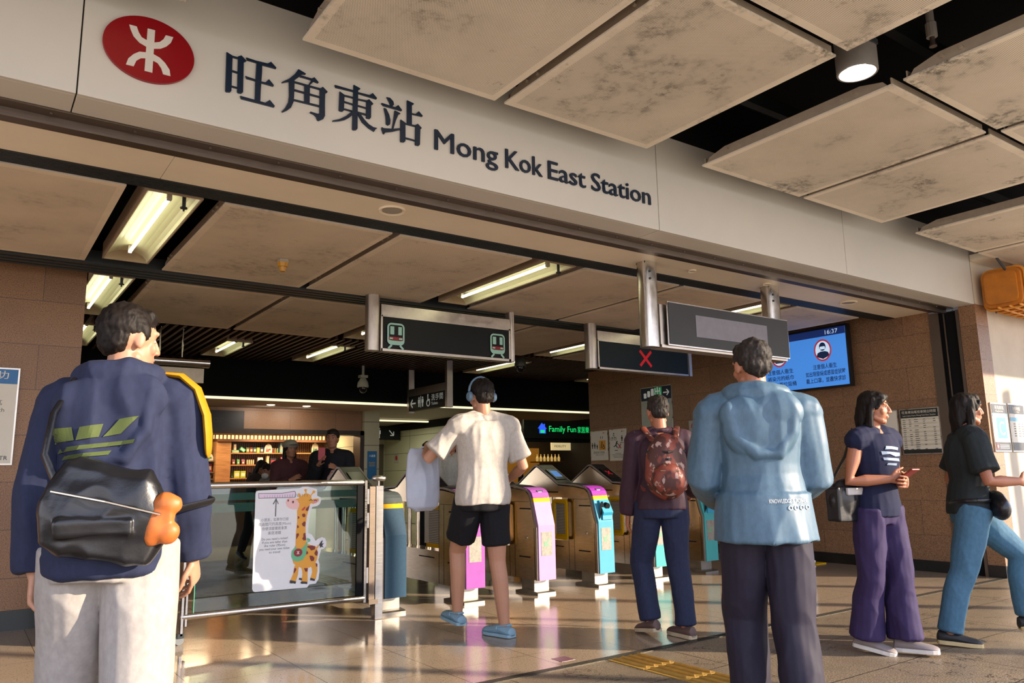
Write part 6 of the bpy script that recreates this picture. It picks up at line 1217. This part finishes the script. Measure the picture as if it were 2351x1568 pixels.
# ================================================================ BACKGROUND PEOPLE
def bgp(n, label, x, y, h, skin, tc, pc, **k):
    long_ = k.pop('long_', 0); sl = k.pop('sl', 1.9); J = P_(n, x, y, h, **k); t = person(label, x, y, h, J, skin, .009)
    top(J, t, fabric('cloth_'+tc, tc, 8, .4), 'top', off=.022, sl=sl, r=(.062, .054, .042), wr=.006, seed=x, vox=.011)
    trousers(J, t, fabric('cloth_'+pc, pc, 8, .4), off=.012, wr=.005, vox=.011); short_hair(J, t, HR, x, long_, .010, .004); face(J, t)
    for sd in (-1, 1): shoe(J, sd, t, MATS['shoe_black'], MATS['sole_grey'])
    return t, J
SK4 = mat('skin_shade', '9a6a50', .6)
t, J = bgp('b1', 'person in a dark shirt holding up a red phone before the shop', 3.60, 8.80, 205, SK4, '14151b', '1c1c22', H=1.72, armR=((.15, .3, -1), (-.35, .6, .75)), armL=((-.1, .3, -1), (.5, .7, .45)), head=(12, 0, 0))
b = wear('b1', 'mobile_phone', 'red phone held up by the person in the dark shirt', 'phone', None, None); c = J.wr[1]+J.fd[1]*.1; MB().box(c+V((-.04, -.01, -.03)), c+V((.04, .01, .12))).obj('case', mat('phone_red', 'a81f2a', .4), b, bevel=.006)
b = wear('b1', 'plastic_bag', 'thin white and red plastic bag on the arm of the person in the dark shirt', 'bag', None, None); c = J.wr[-1]+V((.04, .03, 0)); fuse(MB().loft([[c+V((a_*cos(2*pi*q/20), b_*sin(2*pi*q/20), f)) for q in range(20)] for f, a_, b_ in ((0, .03, .02), (-.08, .07, .04), (-.3, .09, .06), (-.36, .05, .03))]), 'sack', mat('bag_white_red', 'b99a96', .4, var=.3, nscale=14), b, .012, 1, .008, 10, 3)
t, J = bgp('b2', 'person in a grey cap and burgundy coat beside the person with the red phone', 3.26, 9.30, 185, SK4, '4a2a2e', '2a2226', H=1.60, female=True, long_=.16, head=(-15, 6, 0), armR=((.15, .25, -1), (-.5, .5, .3)))
Rh, c, k = J.hR, J.hc, J.k; cp = wear('b2', 'cap', 'pale grey cap on the person in the burgundy coat', 'cap', None, None)
fuse(MB().ell(c+Rh @ V((0, -.005, .065)), (.090, .105, .065), Rh, 20, 12), 'crown', mat('cap_grey', '8d8878', .7), cp, .009, 1); MB().ell(c+Rh @ V((0, .10, .052)), (.065, .06, .010), Rh, 16, 8).obj('peak', MATS['cap_grey'], cp, smooth=True)
t, J = bgp('b3', 'person in a grey shirt and white mask behind the shop counter', 3.62, 11.1, 250, SK4, '7d7d78', '22242a', H=1.36, female=True, head=(-5, -22, 0), armR=((.1, .3, -1), (-.3, .9, -.1)), armL=((-.1, .3, -1), (.3, .9, -.1)))
cp = wear('b3', 'face_mask', 'white face mask worn by the person in the grey shirt', 'mask', None, None); MB().ell(J.hc+J.hR @ V((0, .055, -.055)), (.052, .045, .045), J.hR, 16, 12).obj('mask', mat('mask_white', 'c9c9c9', .6), cp, smooth=True)
bgp('b4', 'person with long brown hair standing left behind the masked person', 3.55, 11.45, 150, SK4, '3a3230', '22242a', H=1.42, female=True, long_=.2, head=(-10, -20, 0))
bgp('b5', 'person with long dark hair in a white knitted jacket coming through the gates', 5.03, 8.45, 205, SK1, 'a9a79c', '2a2226', H=1.66, female=True, long_=.22, head=(8, 0, 0), armL=((-.12, .1, -1), (.0, .6, -.6)), armR=((.12, .1, -1), (.0, .8, -.4)))
bgp('b6', 'person in a beige shirt standing with a phone by the corridor tiles', 5.72, 10.2, 340, SK4, '6b6048', '22242a', H=1.66, head=(15, -15, 0), armR=((.1, .3, -1), (-.3, .9, .1)))
